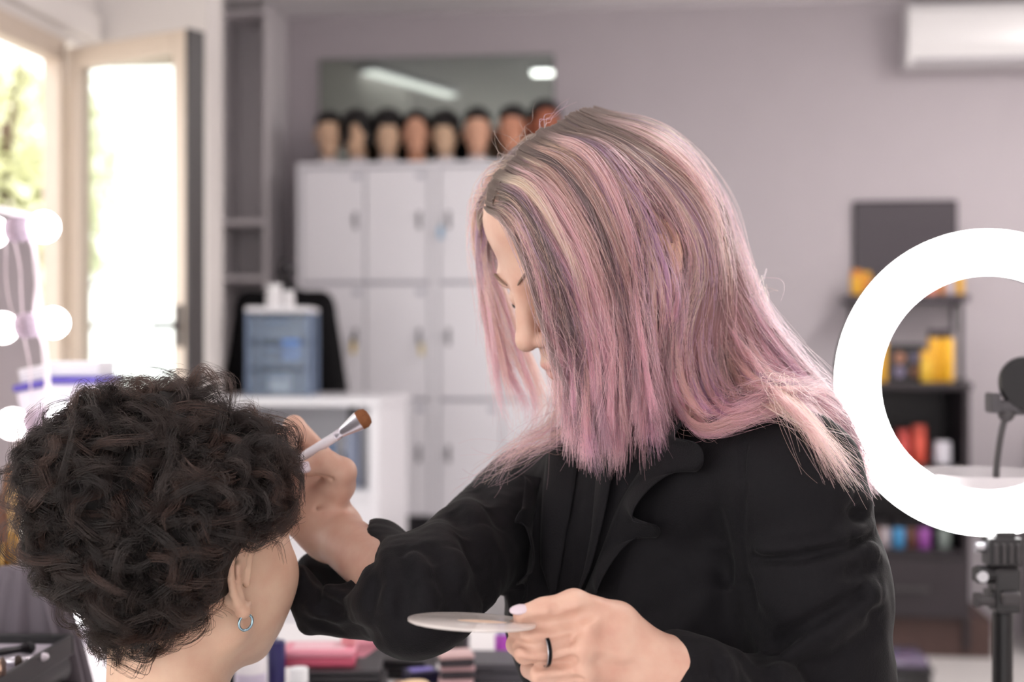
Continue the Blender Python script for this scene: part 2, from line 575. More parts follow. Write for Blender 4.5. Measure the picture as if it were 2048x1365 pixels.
def leafy_tree(name, base, h, crown, n, label, seed):
    rr = random.Random(seed)
    t = empty(name); t.matrix_world = RM @ Matrix.Translation(base)
    tag(t, label, 'tree', 'trees outside the window')
    def tr(bm):
        tube(bm, [(0, 0, 0), (.05, .02, h * .4), (-.04, .05, h * .75), (.0, .0, h * .95)], [.11, .08, .05, .02], 8)
        for k in range(6):
            a = k * 1.05; z = h * (.4 + .08 * k)
            tube(bm, [(0, 0, z), (.4 * math.cos(a), .4 * math.sin(a), z + .3), (.8 * math.cos(a), .8 * math.sin(a), z + .5)], [.04, .025, .01], 6)
    part('trunk', mat('bark', srgb(96, 80, 66), .9), t, tr, smooth=60)
    bm = nb()
    for i in range(n):
        a, b_ = rr.uniform(0, 6.283), rr.uniform(-1, 1)
        q = rr.uniform(.45, 1) ** .5
        c = Vector((crown * q * math.cos(a) * math.sqrt(1 - b_ * b_), crown * q * math.sin(a) * math.sqrt(1 - b_ * b_), h * .72 + crown * .95 * q * b_))
        c += Vector((rr.gauss(0, .08), rr.gauss(0, .08), rr.gauss(0, .08)))
        mm = Matrix.Translation(c) @ Matrix.Rotation(rr.uniform(0, 6.28), 4, 'Z') @ Matrix.Rotation(rr.uniform(-1, 1), 4, 'X')
        s = rr.uniform(.05, .1)
        vs = [bm.verts.new(mm @ Vector(p)) for p in ((0, -s, 0), (s * .5, -s * .2, .01), (s * .35, s * .5, .015), (0, s, 0), (-s * .35, s * .5, .015), (-s * .5, -s * .2, .01))]
        bm.faces.new(vs)
    f = build('foliage', bm, mat('leaf_green', srgb(226, 230, 192), .6, var=.3, scale=2), t)
    f['kind'] = 'stuff'
leafy_tree('leafy_tree', (-3.45, 1.6, -.15), 3.1, .6, 1500, 'green leafy tree beyond the window, beside the bulbs of the mirror', 3)
leafy_tree('leafy_tree', (-5.6, 6.2, -.15), 4.6, 1.0, 2600, 'larger green leafy tree standing farther off beyond the window', 5)

# ---- ceiling lamps: some seen in the mirror above the lockers, others added unseen for light
def strip_lamp(name, p0, p1, label, power):
    p0, p1 = Vector(p0), Vector(p1)
    d = p1 - p0
    t = empty(name); t.matrix_world = RM @ Matrix.Translation((p0 + p1) / 2) @ Matrix.Rotation(math.atan2(d.y, d.x), 4, 'Z')
    tag(t, label, 'lamp', 'strip lamps on the ceiling')
    l = d.length
    part('housing', M_white, t, lambda bm: b2(bm, -l / 2, l / 2, -.055, .055, -.035, 0, .006))
    part('diffuser', mat('lamp_diffuser_%d' % (power * 10), (1, 1, 1, 1), .5, emit=power, emit_col=(1, .96, .92, 1)), t, lambda bm: b2(bm, -l / 2 + .01, l / 2 - .01, -.045, .045, -.05, -.036, .004))
def mirrored(u, v):
    """ceiling point whose reflection in the wall mirror falls on this pixel"""
    q = room_d(u, v, .018); c = RMI @ Vector((0, 0, CAMZ)); c.y = -.036 - c.y
    return c + (q - c) * ((CH - .04 - c.z) / (q.z - c.z))
a_, b_ = mirrored(735, 143), mirrored(905, 192)
a_.z = b_.z = CH
strip_lamp('strip_lamp', a_, b_, 'strip lamp on the ceiling reflected slantwise in the mirror above the lockers', 2.2)
c_ = mirrored(1085, 146); c_.z = CH
strip_lamp('strip_lamp', c_ + Vector((.07, 0, 0)), c_ - Vector((.07, 0, 0)), 'short bright lamp on the ceiling reflected at the end of the mirror', 12)
strip_lamp('strip_lamp', (2.7, -1.2, CH), (2.7, -3.2, CH), 'added unseen ceiling strip light brightening the product shelf side', 105)  # added out of view to brighten the back wall and lockers
strip_lamp('strip_lamp', (1.9, -4.0, CH), (1.9, -5.6, CH), 'added unseen ceiling strip light brightening the middle of the room', 55)  # extra unseen lamp that lifts the light deeper in the room
strip_lamp('strip_lamp', (1.5, -7.4, CH), (1.5, -9.2, CH), 'added unseen ceiling strip light filling from behind the photographer', 9)  # extra unseen lamp, weak fill from the camera side
# ================================================================ along the back wall
def rthing(name, x, y, z, label, cat, group=None, rz=0.0):
    """an Empty standing at a place in room coordinates"""
    t = empty(name)
    t.matrix_world = RM @ Matrix.Translation((x, y, z)) @ Matrix.Rotation(rz, 4, 'Z')
    return tag(t, label, cat, group)

# ---- lockers on a dark base
M_lock = mat('white_locker_panel', srgb(238, 236, 243), 0.4, var=0.015, scale=8)
M_gap = mat('grey_locker_carcass', srgb(192, 190, 200), 0.5, var=0.03)
LD = .48
lx = [room_d(u, 682, LD).x for u in (594, 868, 1140)]
ztop = room_d(730, 334, LD).z
zbot = room_d(730, 1032, LD).z
RHT = (ztop - zbot) / 3
bench = rthing('low_cabinet', (lx[0] + lx[2]) / 2, -LD / 2, 0, 'low black base cabinet standing under the white lockers', 'cabinet')
bw = lx[2] - lx[0]
part('body', M_black, bench, lambda bm: b2(bm, -bw / 2, bw / 2, -LD / 2 + .04, LD / 2 - .004, .04, zbot - .001, .004))
for k in range(4):
    dr = part('door', mat('black_cabinet_door', srgb(34, 32, 36), .45), bench, lambda bm: b2(bm, -bw / 2 + k * bw / 4 + .004, -bw / 2 + (k + 1) * bw / 4 - .004, -LD / 2 + .02, -LD / 2 + .04, .05, zbot - .02, .003))
    part('knob', M_dark, dr, lambda bm: cyl(bm, (-bw / 2 + (k + .5) * bw / 4, -LD / 2 + .02, zbot - .1), (-bw / 2 + (k + .5) * bw / 4, -LD / 2, zbot - .1), .012, seg=12))
part('plinth', M_dark, bench, lambda bm: b2(bm, -bw / 2 + .02, bw / 2 - .02, -LD / 2 + .08, LD / 2 - .02, 0, .04))
for n in range(2):
    w = lx[n + 1] - lx[n]
    lab = ('white locker unit of six doors at the open end beside the black cape', 'white locker unit of six doors partly behind the pink hair')[n]
    L = rthing('locker_unit', lx[n], 0, 0, lab, 'lockers', 'white locker units on the back wall')
    part('carcass', M_gap, L, lambda bm: b2(bm, .004, w - .004, -LD + .02, -.004, zbot, ztop, .003))
    part('top_panel', M_lock, L, lambda bm: b2(bm, 0, w, -LD - .004, -.004, ztop, ztop + .022, .003))
    part('side_panel', M_lock, L, lambda bm: b2(bm, 0, .02, -LD, -.004, zbot, ztop, .002))
    part('side_panel', M_lock, L, lambda bm: b2(bm, w - .02, w, -LD, -.004, zbot, ztop, .002))
    for c in range(2):
        x0 = .024 + c * (w - .048) / 2; x1 = x0 + (w - .048) / 2
        for r in range(3):
            z1 = ztop - .008 - r * RHT; z0 = z1 - RHT + .016
            d = part('door', M_lock, L, lambda bm: b2(bm, x0 + .004, x1 - .004, -LD, -LD + .02, z0, z1, .003))
            hx = (x1 - .045) if (n == 0) else (x0 + .045 if c == 0 else x1 - .045)
            hz = (z0 + z1) / 2 + .02
            def hnd(bm):
                b2(bm, hx - .009, hx + .009, -LD - .006, -LD, hz - .04, hz + .04, .002)
                cyl(bm, (hx, -LD - .02, hz + .012), (hx, -LD, hz + .012), .009, seg=10)
            part('handle', mat('grey_lock_metal', srgb(128, 126, 132), .4, .3), d, hnd)
            part('label_plate', mat('grey_label_plate', srgb(190, 190, 202), .4), d, lambda bm: b2(bm, (x1 - .06), (x1 - .02), -LD - .002, -LD, z1 - .05, z1 - .025, .001))
for (u, v, c, lab) in ((881, 458, srgb(120, 170, 205), 'light blue key tag hanging from a locker in the top row'),
                       (706, 688, srgb(216, 186, 96), 'yellow key tag hanging on the middle locker beside the black cape'),
                       (843, 692, srgb(222, 204, 150), 'pale yellow key tag hanging on the middle locker by the unit joint')):
    p = room_d(u, v, LD + .028)
    t = rthing('key_tag', p.x, p.y, p.z, lab, 'key tag', 'key tags on the lockers')
    part('tag', mat('tag_' + lab[:6], c, .4), t, lambda bm: b2(bm, -.011, .011, -.003, .003, -.045, .012, .003))
    part('ring', M_chrome, t, lambda bm: tube(bm, [(.009 * math.cos(a * .7), 0, .02 + .009 * math.sin(a * .7)) for a in range(10)], .0015, 6, 2))
    part('key', M_chrome, t, lambda bm: (b2(bm, -.006, .006, .004, .006, .0, .035, .001), b2(bm, -.003, .003, .004, .02, .02, .026, .001)))

# ---- mannequin heads in a row on the lockers
skins = [srgb(214, 178, 150), srgb(206, 170, 142), srgb(216, 182, 154), srgb(212, 160, 134), srgb(210, 178, 150), srgb(222, 172, 146), srgb(206, 146, 120), srgb(166, 98, 74)]
base_m = Body()
fr = Frame((0, 0, .172), -math.pi / 2, 0, 0, .98)
head_prims(base_m, fr, neck=(0, .02, .07), nr=.74)
base_m.limb((0, .018, .066), (0, .018, .09), .045, .042, .02)
mv, mq = base_m.mesh(.0055)
mann_me = mesh_from('mannequin_face', mv, mq)
def mann_hair(style):
    b = Body()
    H = fr
    if style == 'short':
        b.ell(H(-.012, 0, .066), (.099, .08, .082), H.ax(), .01)
        b.ell(H(-.05, 0, .02), (.06, .074, .07), H.ax(), .02)
        b.ell(H(.085, 0, .02), (.05, .062, .062), H.ax(), .012, '-')
        b.ell(H(.06, 0, -.06), (.09, .1, .07), H.ax(), .012, '-')
    elif style == 'top':
        b.ell(H(-.006, 0, .085), (.094, .08, .075), H.ax(), .01)
        b.ell(H(.06, 0, .0), (.11, .11, .078), H.ax(), .012, '-')
    elif style == 'full':
        b.ell(H(-.01, 0, .07), (.108, .095, .092), H.ax(), .01)
        b.ell(H(-.04, 0, -.0), (.07, .088, .08), H.ax(), .02)
        for k in range(5): b.limb(H(.06, -.05 + .025 * k, .11), H(.098, -.055 + .026 * k, .05 + .01 * (k % 2)), .02, .009, .01)
        b.ell(H(.1, 0, -.03), (.075, .062, .062), H.ax(), .012, '-')
    elif style == 'bob':
        b.ell(H(-.0, 0, .06), (.112, .098, .098), H.ax(), .01)
        for m in (1, -1): b.limb(H(.02, .075 * m, .03), H(.045, .065 * m, -.055), .035, .022, .03)
        b.limb(H(.07, .06, .1), H(.09, -.05, -.045), .03, .02, .02)
        b.ell(H(.118, .01, .018), (.06, .03, .042), H.ax(), .012, '-')
    b.custom(lambda p: .0025 * np.sin(140 * (p[:, 0] + .6 * p[:, 2])) * np.cos(90 * p[:, 1] + 50 * p[:, 0]), (0, 0, .2), 1, 0, 'd')
    v, q = b.mesh(.0055)
    return mesh_from('mannequin_hair', v, q)
hairs = {k: mann_hair(k) for k in ('short', 'top', 'full', 'bob')}
M_mh = mat('black_synthetic_hair', srgb(18, 15, 16), .45, var=.3, scale=60, bump=.4)
M_mbase = mat('white_clamp_plastic', srgb(214, 208, 212), .4)
spec = [(658, 'top', 1.0, .2, 'short black hair, leftmost in the row'), (714, 'bob', 1.03, -.1, 'a black bob swept over the face'),
        (776, 'full', 1.02, .1, 'full black hair and a ragged fringe'), (833, 'short', 1.03, 0, 'cropped black hair and a rosy face, fourth in the row'),
        (890, 'full', .98, -.1, 'a straight black fringe, fifth in the row'), (955, 'top', 1.02, 0, 'a close black crop, beside the pink hair'),
        (1026, 'top', 1.05, -.15, 'a tanned face half behind stray pink hair'), (1090, 'short', 1.18, .1, 'dark brown skin, largest and at the far end of the row')]
for i, (u, st, s, rz, d) in enumerate(spec):
    p = room_d(u, 330, .36)
    t = rthing('mannequin_head', p.x, -.36, ztop + .0225, 'training mannequin head with ' + d, 'mannequin', 'mannequin heads on the lockers', rz=-RZ + rz)
    t.scale = (s * .82, s * .82, s * .80)
    part('stand', M_mbase if i != 3 else mat('tan_clamp', srgb(205, 150, 120), .5), t, lambda bm: lathe(bm, [(0, 0), (.058, 0), (.058, .012), (.052, .04), (.046, .046), (0, .046)], 20, c=(0, .018, 0)), smooth=40)
    link('face', mann_me.copy(), mat('mannequin_skin_%d' % i, skins[i], .45), t)
    link('hair', hairs[st].copy(), M_mh, t)

# ---- frameless mirror on the wall over the lockers
q0 = room_d(638, 118, .02); q1 = room_d(1108, 330, .02)
mir = rthing('wall_mirror', (q0.x + q1.x) / 2, -.001, 0, 'wide dark frameless mirror on the wall above the mannequin heads', 'mirror')
M_mirror = mat('mirror_silver', srgb(150, 158, 154), .03, 1.0, var=0.01)
zb = ztop + .05
part('backing', M_dark, mir, lambda bm: b2(bm, -(q1.x - q0.x) / 2, (q1.x - q0.x) / 2, -.012, 0, zb, q0.z))
part('glass', M_mirror, mir, lambda bm: b2(bm, -(q1.x - q0.x) / 2 + .002, (q1.x - q0.x) / 2 - .002, -.018, -.0125, zb + .002, q0.z - .002))

# ---- tall open shelf unit in the corner
sx1 = room(528, 682, 6.78).x
su = rthing('open_shelf_unit', 0, 0, 0, 'tall grey open shelf unit standing in the corner by the window', 'shelf')
sx0 = -1.41
M_shelf = mat('light_grey_shelf_board', srgb(222, 216, 220), .55, var=.02)
SD = .34
part('side_panel', M_shelf, su, lambda bm: b2(bm, sx1 - .022, sx1, -SD, -.003, 0, CH - .005, .002))
part('side_panel', M_shelf, su, lambda bm: b2(bm, sx0, sx0 + .02, -SD, -.003, 0, CH - .005, .002))
part('back_panel', M_shelf, su, lambda bm: b2(bm, sx0 + .02, sx1 - .022, -.012, -.003, 0, CH - .005))
for v in (30, 440, 553, 900, 1150):
    zz = room_d(480, v, SD).z if v > 30 else CH - .03
    part('shelf', M_shelf, su, lambda bm: b2(bm, sx0 + .02, sx1 - .022, -SD, -.012, zz - .022, zz, .002))
# a black spray-nozzle bottle that sticks out on the upper shelf
zz = room_d(480, 440, SD).z
p = room_d(432, 440, SD - .05)
sp = rthing('spray_bottle', p.x, p.y, zz, 'small black spray bottle on the upper corner shelf beside the window edge', 'bottle')
part('body', M_black, sp, lambda bm: lathe(bm, [(0, 0), (.026, 0), (.028, .01), (.026, .06), (.012, .075), (.012, .085), (0, .085)], 16), smooth=40)
part('trigger', M_black, sp, lambda bm: (b2(bm, -.03, .012, -.008, .008, .085, .105, .003), b2(bm, -.022, -.014, -.006, .006, .05, .09, .002)))

# ---- black cape hanging on a dummy with a round knob on its neck
cx = room(570, 770, 6.0)
cape = rthing('cape_stand', cx.x, cx.y, 0, 'black cape draped over a dummy with a round knob, behind the clear drawers', 'dress form')
M_cape = mat('black_cape_cloth', srgb(12, 11, 14), .85, var=.2, bump=.2, spec=.2)
cb = Body()
zs = 1.4 - (582 - 682) / FPX * 6.0
cb.limb((-.155, 0, zs - .045), (.155, 0, zs - .045), .05, .045, .03)
cb.limb((0, 0, zs - .04), (0, 0, zs + .005), .06, .04, .03)
cb.limb((-.15, 0, zs - .1), (-.215, .0, zs - .52), .07, .08, .05)
cb.limb((.15, 0, zs - .1), (.215, .0, zs - .52), .07, .08, .05)
cb.limb((0, 0, zs - .1), (0, .0, zs - .55), .1, .1, .05)
cb.custom(lambda p: .012 * np.sin(38 * p[:, 0] + 3 * p[:, 2]) * np.clip((zs - .1 - p[:, 2]) * 2, 0, 1), (0, 0, 1), 3, 0, 'd')
soft('cape', cb, .012, M_cape, cape)
part('knob', mat('dark_knob', srgb(40, 36, 40), .4), cape, lambda bm: bmesh.ops.create_uvsphere(bm, u_segments=20, v_segments=12, radius=.038, matrix=Matrix.Translation((0, 0, zs + .095))), smooth=180)
part('pole', M_dark, cape, lambda bm: cyl(bm, (0, 0, .03), (0, 0, zs + .08), .014))
part('base', M_dark, cape, lambda bm: lathe(bm, [(0, 0), (.19, 0), (.19, .012), (.03, .035), (0, .035)], 28), smooth=40)

# ---- white reception counter with an open shelf bay
cA = room(400, 785, 5.2); cB = room(757, 800, 5.2); cC = room(797, 775, 5.75)
ctop = room(757, 797, 5.2).z
cw = cB.x - cA.x; cd = .56
cnt = rthing('reception_counter', cA.x, cB.y, 0, 'white counter with an open shelf bay, standing behind the dark curly hair', 'counter')
part('worktop', M_white, cnt, lambda bm: b2(bm, -.01, cw + .012, -.012, cd, ctop - .03, ctop, .004))
part('side_panel', M_white, cnt, lambda bm: b2(bm, cw - .036, cw, 0, cd - .01, 0, ctop - .03, .002))
part('side_panel', M_white, cnt, lambda bm: b2(bm, 0, .036, 0, cd - .01, 0, ctop - .03, .002))
part('back_panel', M_white, cnt, lambda bm: b2(bm, .036, cw - .036, cd - .03, cd - .012, 0, ctop - .03))
zsh = room(700, 985, 5.2).z
part('shelf', M_white, cnt, lambda bm: b2(bm, .036, cw - .036, .004, cd - .03, zsh - .03, zsh, .002))
part('shelf', M_white, cnt, lambda bm: b2(bm, .036, cw - .036, .004, cd - .03, .28, .31, .002))
part('front_panel', M_white, cnt, lambda bm: b2(bm, .036, cw - .036, .002, .02, .312, zsh - .032, .002))
part('plinth', M_white, cnt, lambda bm: b2(bm, .036, cw - .036, .05, .07, 0, .278))
def bottle(name, x, y, z, r, h, body_c, cap_c, label, cat='bottle', group=None, capf=.25, neck=.45, mname=None, shoulder=.06, rt=rthing):
    t = rt(name, x, y, z, label, cat, group)
    hb = h * (1 - capf)
    part('body', mat('bottle_%02x%02x%02x' % tuple(int(c * 255) for c in body_c[:3]), body_c, .3), t,
         lambda bm: lathe(bm, [(0, 0), (r * .93, 0), (r, h * .02), (r, hb - h * shoulder), (r * .9, hb - h * shoulder * .4), (r * neck, hb), (0, hb)], 20), smooth=40)
    part('cap', mat('cap_%02x%02x%02x' % tuple(int(c * 255) for c in cap_c[:3]), cap_c, .35), t,
         lambda bm: lathe(bm, [(0, hb), (r * (neck + .12), hb), (r * (neck + .12), h - h * .015), (r * (neck + .05), h), (0, h)], 20), smooth=40)
    return t
for (u, h, r, c, k, lab) in ((706, .30, .03, srgb(150, 158, 182), srgb(50, 48, 60), 'tall lavender bottle with a dark cap in the counter bay, nearest its end'),
                             (664, .17, .026, srgb(190, 196, 210), srgb(90, 120, 160), 'pale bottle with a blue cap in the counter bay'),
                             (690, .13, .022, srgb(60, 58, 66), srgb(30, 28, 32), 'short dark bottle between two paler ones in the counter bay')):
    p = room(u, 900, 5.4)
    bottle('bottle', p.x, p.y, zsh + .001, r, h, c, k, lab, group='bottles in the counter bay')

# ---- clear drawer tower on the counter, with bottles on top
tc_ = room(566, 770, 5.45)
tw = 122 / FPX * 5.4; th = (768 - 590) / FPX * 5.4
tow = rthing('drawer_tower', tc_.x, tc_.y, ctop, 'clear bluish plastic drawer tower with a white lid on the counter', 'organizer', rz=-RZ)
M_clear = mat('bluish_clear_plastic', srgb(150, 166, 190), .15, var=.05, transmission=.0, alpha=.3)
part('lid', M_white, tow, lambda bm: b2(bm, -tw / 2 - .008, tw / 2 + .008, -.12, .12, th - .022, th, .008))
for sx in (-1, 1):
    for sy in (-1, 1):
        part('corner_post', mat('blue_grey_plastic_frame', srgb(120, 136, 165), .35, alpha=.85), tow, lambda bm: b2(bm, sx * tw / 2 - .008, sx * tw / 2 + .008, sy * .105 - .008, sy * .105 + .008, 0, th - .022, .003))
part('back_panel', M_clear, tow, lambda bm: b2(bm, -tw / 2, tw / 2, .104, .108, 0, th - .022))
for k in range(3):
    z0 = .006 + k * (th - .03) / 3; hh = (th - .03) / 3 - .012
    d = part('drawer', M_clear, tow, lambda bm: (b2(bm, -tw / 2 + .01, tw / 2 - .01, -.119, -.113, z0, z0 + hh, .002), b2(bm, -tw / 2 + .01, tw / 2 - .01, -.108, .1, z0, z0 + .006), b2(bm, -tw / 2 + .01, -tw / 2 + .014, -.113, .1, z0, z0 + hh), b2(bm, tw / 2 - .014, tw / 2 - .01, -.113, .1, z0, z0 + hh)))
    part('handle', mat('blue_grey_plastic_frame', srgb(120, 136, 165), .35), d, lambda bm: b2(bm, -.04, .04, -.132, -.119, z0 + hh * .72, z0 + hh * .84, .004))
def in_tower(name, dx, dy, z, w, d_, h, c, label):
    t = empty(name); t.matrix_world = tow.matrix_basis @ Matrix.Translation((dx, dy, z))
    tag(t, label, 'box', 'goods in the clear drawers')
    part('carton', mat('carton_%d' % int(c[2] * 255), c, .5), t, lambda bm: b2(bm, -w / 2, w / 2, -d_ / 2, d_ / 2, 0, h, .002))
    part('flap', mat('carton_%d' % int(c[2] * 255), c, .5), t, lambda bm: b2(bm, -w / 2 + .002, w / 2 - .002, -d_ / 2, d_ / 2, h, h + .003, .001))
z2 = .006 + (th - .03) / 3 * 1.0 + .008
in_tower('small_carton', .045, -.07, z2 + .02, .062, .08, .078, srgb(70, 125, 205), 'bright blue carton inside the clear drawers')
in_tower('small_carton', -.05, -.04, z2, .05, .1, .07, srgb(40, 52, 70), 'dark navy carton inside the clear drawers')
in_tower('small_carton', .0, -.06, .016, .07, .08, .07, srgb(205, 215, 220), 'pale grey carton low inside the clear drawers')
in_tower('small_carton', -.07, -.02, .016, .04, .1, .075, srgb(58, 66, 76), 'dark grey carton low inside the clear drawers')
p = tow.matrix_basis.translation
for (u, v0, v1, rr_, lab) in ((549, 590, 545, 17, 'white bottle on the lid of the clear drawers, taller of two'), (578, 590, 557, 11, 'narrow white bottle on the lid of the clear drawers, shorter of two')):
    q = room(u, 600, 5.42)
    bottle('bottle', q.x, q.y, ctop + th + .001, rr_ / FPX * 5.42, (v0 - v1) / FPX * 5.42, srgb(228, 224, 228), srgb(236, 234, 238), lab, group='white bottles on the drawer tower', neck=.75, capf=.3)

# ---- split air conditioner
p0 = room_d(1816, 8, .2); p1 = room_d(1816, 128, .2)
aw = .84; ah = p0.z - p1.z
ac = rthing('air_conditioner', p0.x, -.002, p1.z, 'white split air conditioner high on the back wall', 'air conditioner')
M_ac = mat('white_abs_plastic', srgb(236, 234, 236), .25, var=.01)
def _ac(bm):
    prof = [(0, .0), (-.16, .0), (-.195, .05), (-.205, .12), (-.2, ah - .03), (-.18, ah), (0, ah)]
    a = [bm.verts.new((0, y, z)) for y, z in prof]; b = [bm.verts.new((aw, y, z)) for y, z in prof]
    bm.faces.new(a); bm.faces.new(b[::-1])
    for i in range(len(prof)):
        j = (i + 1) % len(prof); bm.faces.new((a[i], b[i], b[j], a[j]))
part('body', M_ac, ac, _ac, smooth=30)
part('louver', mat('grey_louver', srgb(176, 172, 178), .4), ac, lambda bm: box(bm, (aw / 2, -.18, .022), (aw - .06, .006, .05), .002, m=Matrix.Rotation(R(-36), 4, 'X')))
part('front_panel', M_ac, ac, lambda bm: b2(bm, .006, aw - .006, -.209, -.2, .085, ah - .035, .004))
part('display', mat('pale_display', srgb(225, 225, 235), .2), ac, lambda bm: b2(bm, aw - .22, aw - .12, -.2105, -.2088, .12, .14))
part('air_grille', mat('grey_louver', srgb(176, 172, 178), .4), ac, lambda bm: [b2(bm, .03, aw - .03, -.16 + k * .02, -.15 + k * .02, ah, ah + .004) for k in range(7)])

# ---- black product station: panel, shelf and cabinet with bottles
pa = room_d(1706, 402, .03); pb = room_d(1916, 560, .03)
pan = rthing('display_panel', 0, 0, 0, 'black panel with rounded corners on the wall above the product shelf', 'panel')
part('board', mat('black_gloss_board', srgb(46, 38, 46), .25, var=.05), pan, lambda bm: b2(bm, pa.x, pb.x, -.028, -.003, pb.z, pa.z, .0115))
part('inlay', mat('charcoal_inlay', srgb(56, 48, 56), .3), pan, lambda bm: b2(bm, pa.x + .014, pb.x - .014, -.031, -.0275, pb.z + .014, pa.z - .014, .001))
s0 = room_d(1692, 590, .24); s1 = room_d(1938, 604, .24)
shf = rthing('wall_shelf', 0, 0, 0, 'black wall shelf carrying yellow bottles under the black panel', 'shelf')
part('board', M_black, shf, lambda bm: b2(bm, s0.x, s1.x, -.25, -.004, s1.z, s0.z - .01, .003))
part('lip', mat('dark_shelf_lip', srgb(60, 52, 60), .4), shf, lambda bm: b2(bm, s0.x, s1.x, -.256, -.25, s1.z, s0.z, .002))
for xx in (s0.x + .05, s1.x - .03):
    part('bracket', M_black, shf, lambda bm: (b2(bm, xx - .008, xx + .008, -.2, -.004, s1.z - .014, s1.z - .0005), b2(bm, xx - .008, xx + .008, -.016, -.004, s1.z - .14, s1.z - .001)))
cz = room_d(1850, 766, .55).z
c0 = room_d(1700, 800, .55).x; c1 = room_d(1940, 800, .55).x
cab = rthing('product_cabinet', 0, 0, 0, 'tall black open cabinet of hair products behind the ring light', 'cabinet')
M_cab = mat('black_wood_cabinet', srgb(38, 31, 36), .45, var=.15, scale=12)
part('side_panel', M_cab, cab, lambda bm: b2(bm, c0, c0 + .025, -.55, -.05, .04, cz - .03, .002))
part('side_panel', M_cab, cab, lambda bm: b2(bm, c1 - .025, c1, -.55, -.05, .04, cz - .03, .002))
part('top_board', M_cab, cab, lambda bm: b2(bm, c0 - .01, c1 + .01, -.56, -.04, cz - .03, cz, .003))
part('back_panel', M_cab, cab, lambda bm: b2(bm, c0 + .025, c1 - .025, -.07, -.05, .04, cz - .03))
zz1 = room_d(1850, 930, .5).z; zz2 = room_d(1850, 1100, .5).z
for zz in (zz1, zz2):
    part('shelf', M_cab, cab, lambda bm: b2(bm, c0 + .025, c1 - .025, -.545, -.07, zz - .025, zz, .002))
dw = part('drawer_front', M_cab, cab, lambda bm: b2(bm, c0 + .004, c1 - .004, -.57, -.552, .18, zz2 - .03, .003))
part('handle', M_dark, dw, lambda bm: b2(bm, (c0 + c1) / 2 - .08, (c0 + c1) / 2 + .08, -.59, -.57, .3, .315, .003))
part('plinth', mat('brown_plinth', srgb(70, 50, 46), .6, var=.2), cab, lambda bm: b2(bm, c0 + .01, c1 + .1, -.52, -.1, 0, .04 + .13, .002))
# the post beside the cabinet
po = room_d(1922, 600, .3)
post = rthing('steel_post', po.x, -.3, 0, 'slim dark post rising beside the product cabinet to the wall shelf', 'post')
part('tube', M_dark, post, lambda bm: cyl(bm, (0, 0, cz + .0), (0, 0, s1.z - .016), .012, seg=12))
part('foot', M_dark, post, lambda bm: lathe(bm, [(0, cz + .0005), (.03, cz + .0005), (.03, cz + .008), (.012, cz + .014), (0, cz + .014)], 14))
YEL, ORG, BLK = srgb(226, 170, 52), srgb(214, 140, 60), srgb(46, 38, 44)
def prod(u, d, z, r, h, c, k, lab, grp, **kw):
    x = room_d(u, 700, d).x
    bottle('bottle', x, -d, z, r, h, c, k, lab, group=grp, **kw)
g1 = 'bottles on the wall shelf'
zt = s0.z - .0095
prod(1712, .14, zt, .028, .13, YEL, ORG, 'yellow bottle at the outer end of the wall shelf', g1, neck=.8)
prod(1733, .13, zt, .022, .12, ORG, YEL, 'orange bottle second along the wall shelf', g1, neck=.8)
prod(1858, .14, zt, .036, .075, srgb(226, 140, 118), srgb(214, 120, 100), 'low coral jar on the wall shelf inside the ring', g1, neck=.85)
prod(1884, .13, zt, .016, .12, ORG, srgb(220, 150, 80), 'slim orange bottle beside the coral jar', g1, neck=.8)
prod(1899, .14, zt, .02, .09, srgb(200, 190, 200), srgb(210, 200, 210), 'pale grey jar near the post end of the wall shelf', g1, neck=.8)
prod(1919, .14, zt, .02, .13, YEL, ORG, 'yellow bottle at the post end of the wall shelf', g1, neck=.8)
g2 = 'bottles on top of the product cabinet'
prod(1762, .42, cz + .001, .027, .22, YEL, BLK, 'tall yellow bottle with a black cap at the hidden end of the cabinet', g2, neck=.8, capf=.16)
prod(1868, .40, cz + .001, .03, .235, YEL, BLK, 'tall yellow bottle with a black cap, left of a close pair', g2, neck=.8, capf=.16)
prod(1894, .40, cz + .001, .03, .235, srgb(230, 176, 44), BLK, 'tall golden bottle with a black cap, right of a close pair', g2, neck=.8, capf=.16)
prod(1851, .48, cz + .001, .024, .14, srgb(222, 180, 62), YEL, 'short yellow bottle in front of the tall pair', g2, neck=.8)
bxx = room_d(1778, 700, .36).x; bxy = room_d(1846, 700, .36).x
bx_ = rthing('gift_box', (bxx + bxy) / 2, -.36, cz + .001, 'black gift box with round printed pictures between the yellow bottles', 'box')
part('box_body', M_black, bx_, lambda bm: b2(bm, -(bxy - bxx) / 2, (bxy - bxx) / 2, -.05, .05, 0, .15, .003))
part('box_lid', M_black, bx_, lambda bm: b2(bm, -(bxy - bxx) / 2 - .003, (bxy - bxx) / 2 + .003, -.053, .053, .151, .17, .003))
for k, c in enumerate((srgb(120, 110, 135), srgb(140, 100, 80), srgb(150, 105, 85), srgb(96, 90, 110))):
    part('round_print', mat('print_%d' % k, c, .5), bx_, lambda bm: cyl(bm, (-.035 + .07 * (k % 2), -.0512, .045 + .062 * (k // 2)), (-.035 + .07 * (k % 2), -.0498, .045 + .062 * (k // 2)), .026, seg=20))
g3 = 'products on the upper cabinet shelf'
prod(1806, .42, zz1 + .001, .03, .15, srgb(196, 80, 76), srgb(180, 70, 66), 'dull red bottle on the upper cabinet shelf, partly behind the ring', g3, neck=.85)
prod(1838, .42, zz1 + .001, .033, .17, srgb(206, 84, 68), srgb(190, 80, 66), 'brighter red bottle on the upper cabinet shelf', g3, neck=.85)
prod(1885, .45, zz1 + .001, .038, .1, srgb(214, 210, 220), srgb(220, 216, 226), 'white jar on the upper cabinet shelf', g3, neck=.85)
g4 = 'bottles on the lower cabinet shelf'
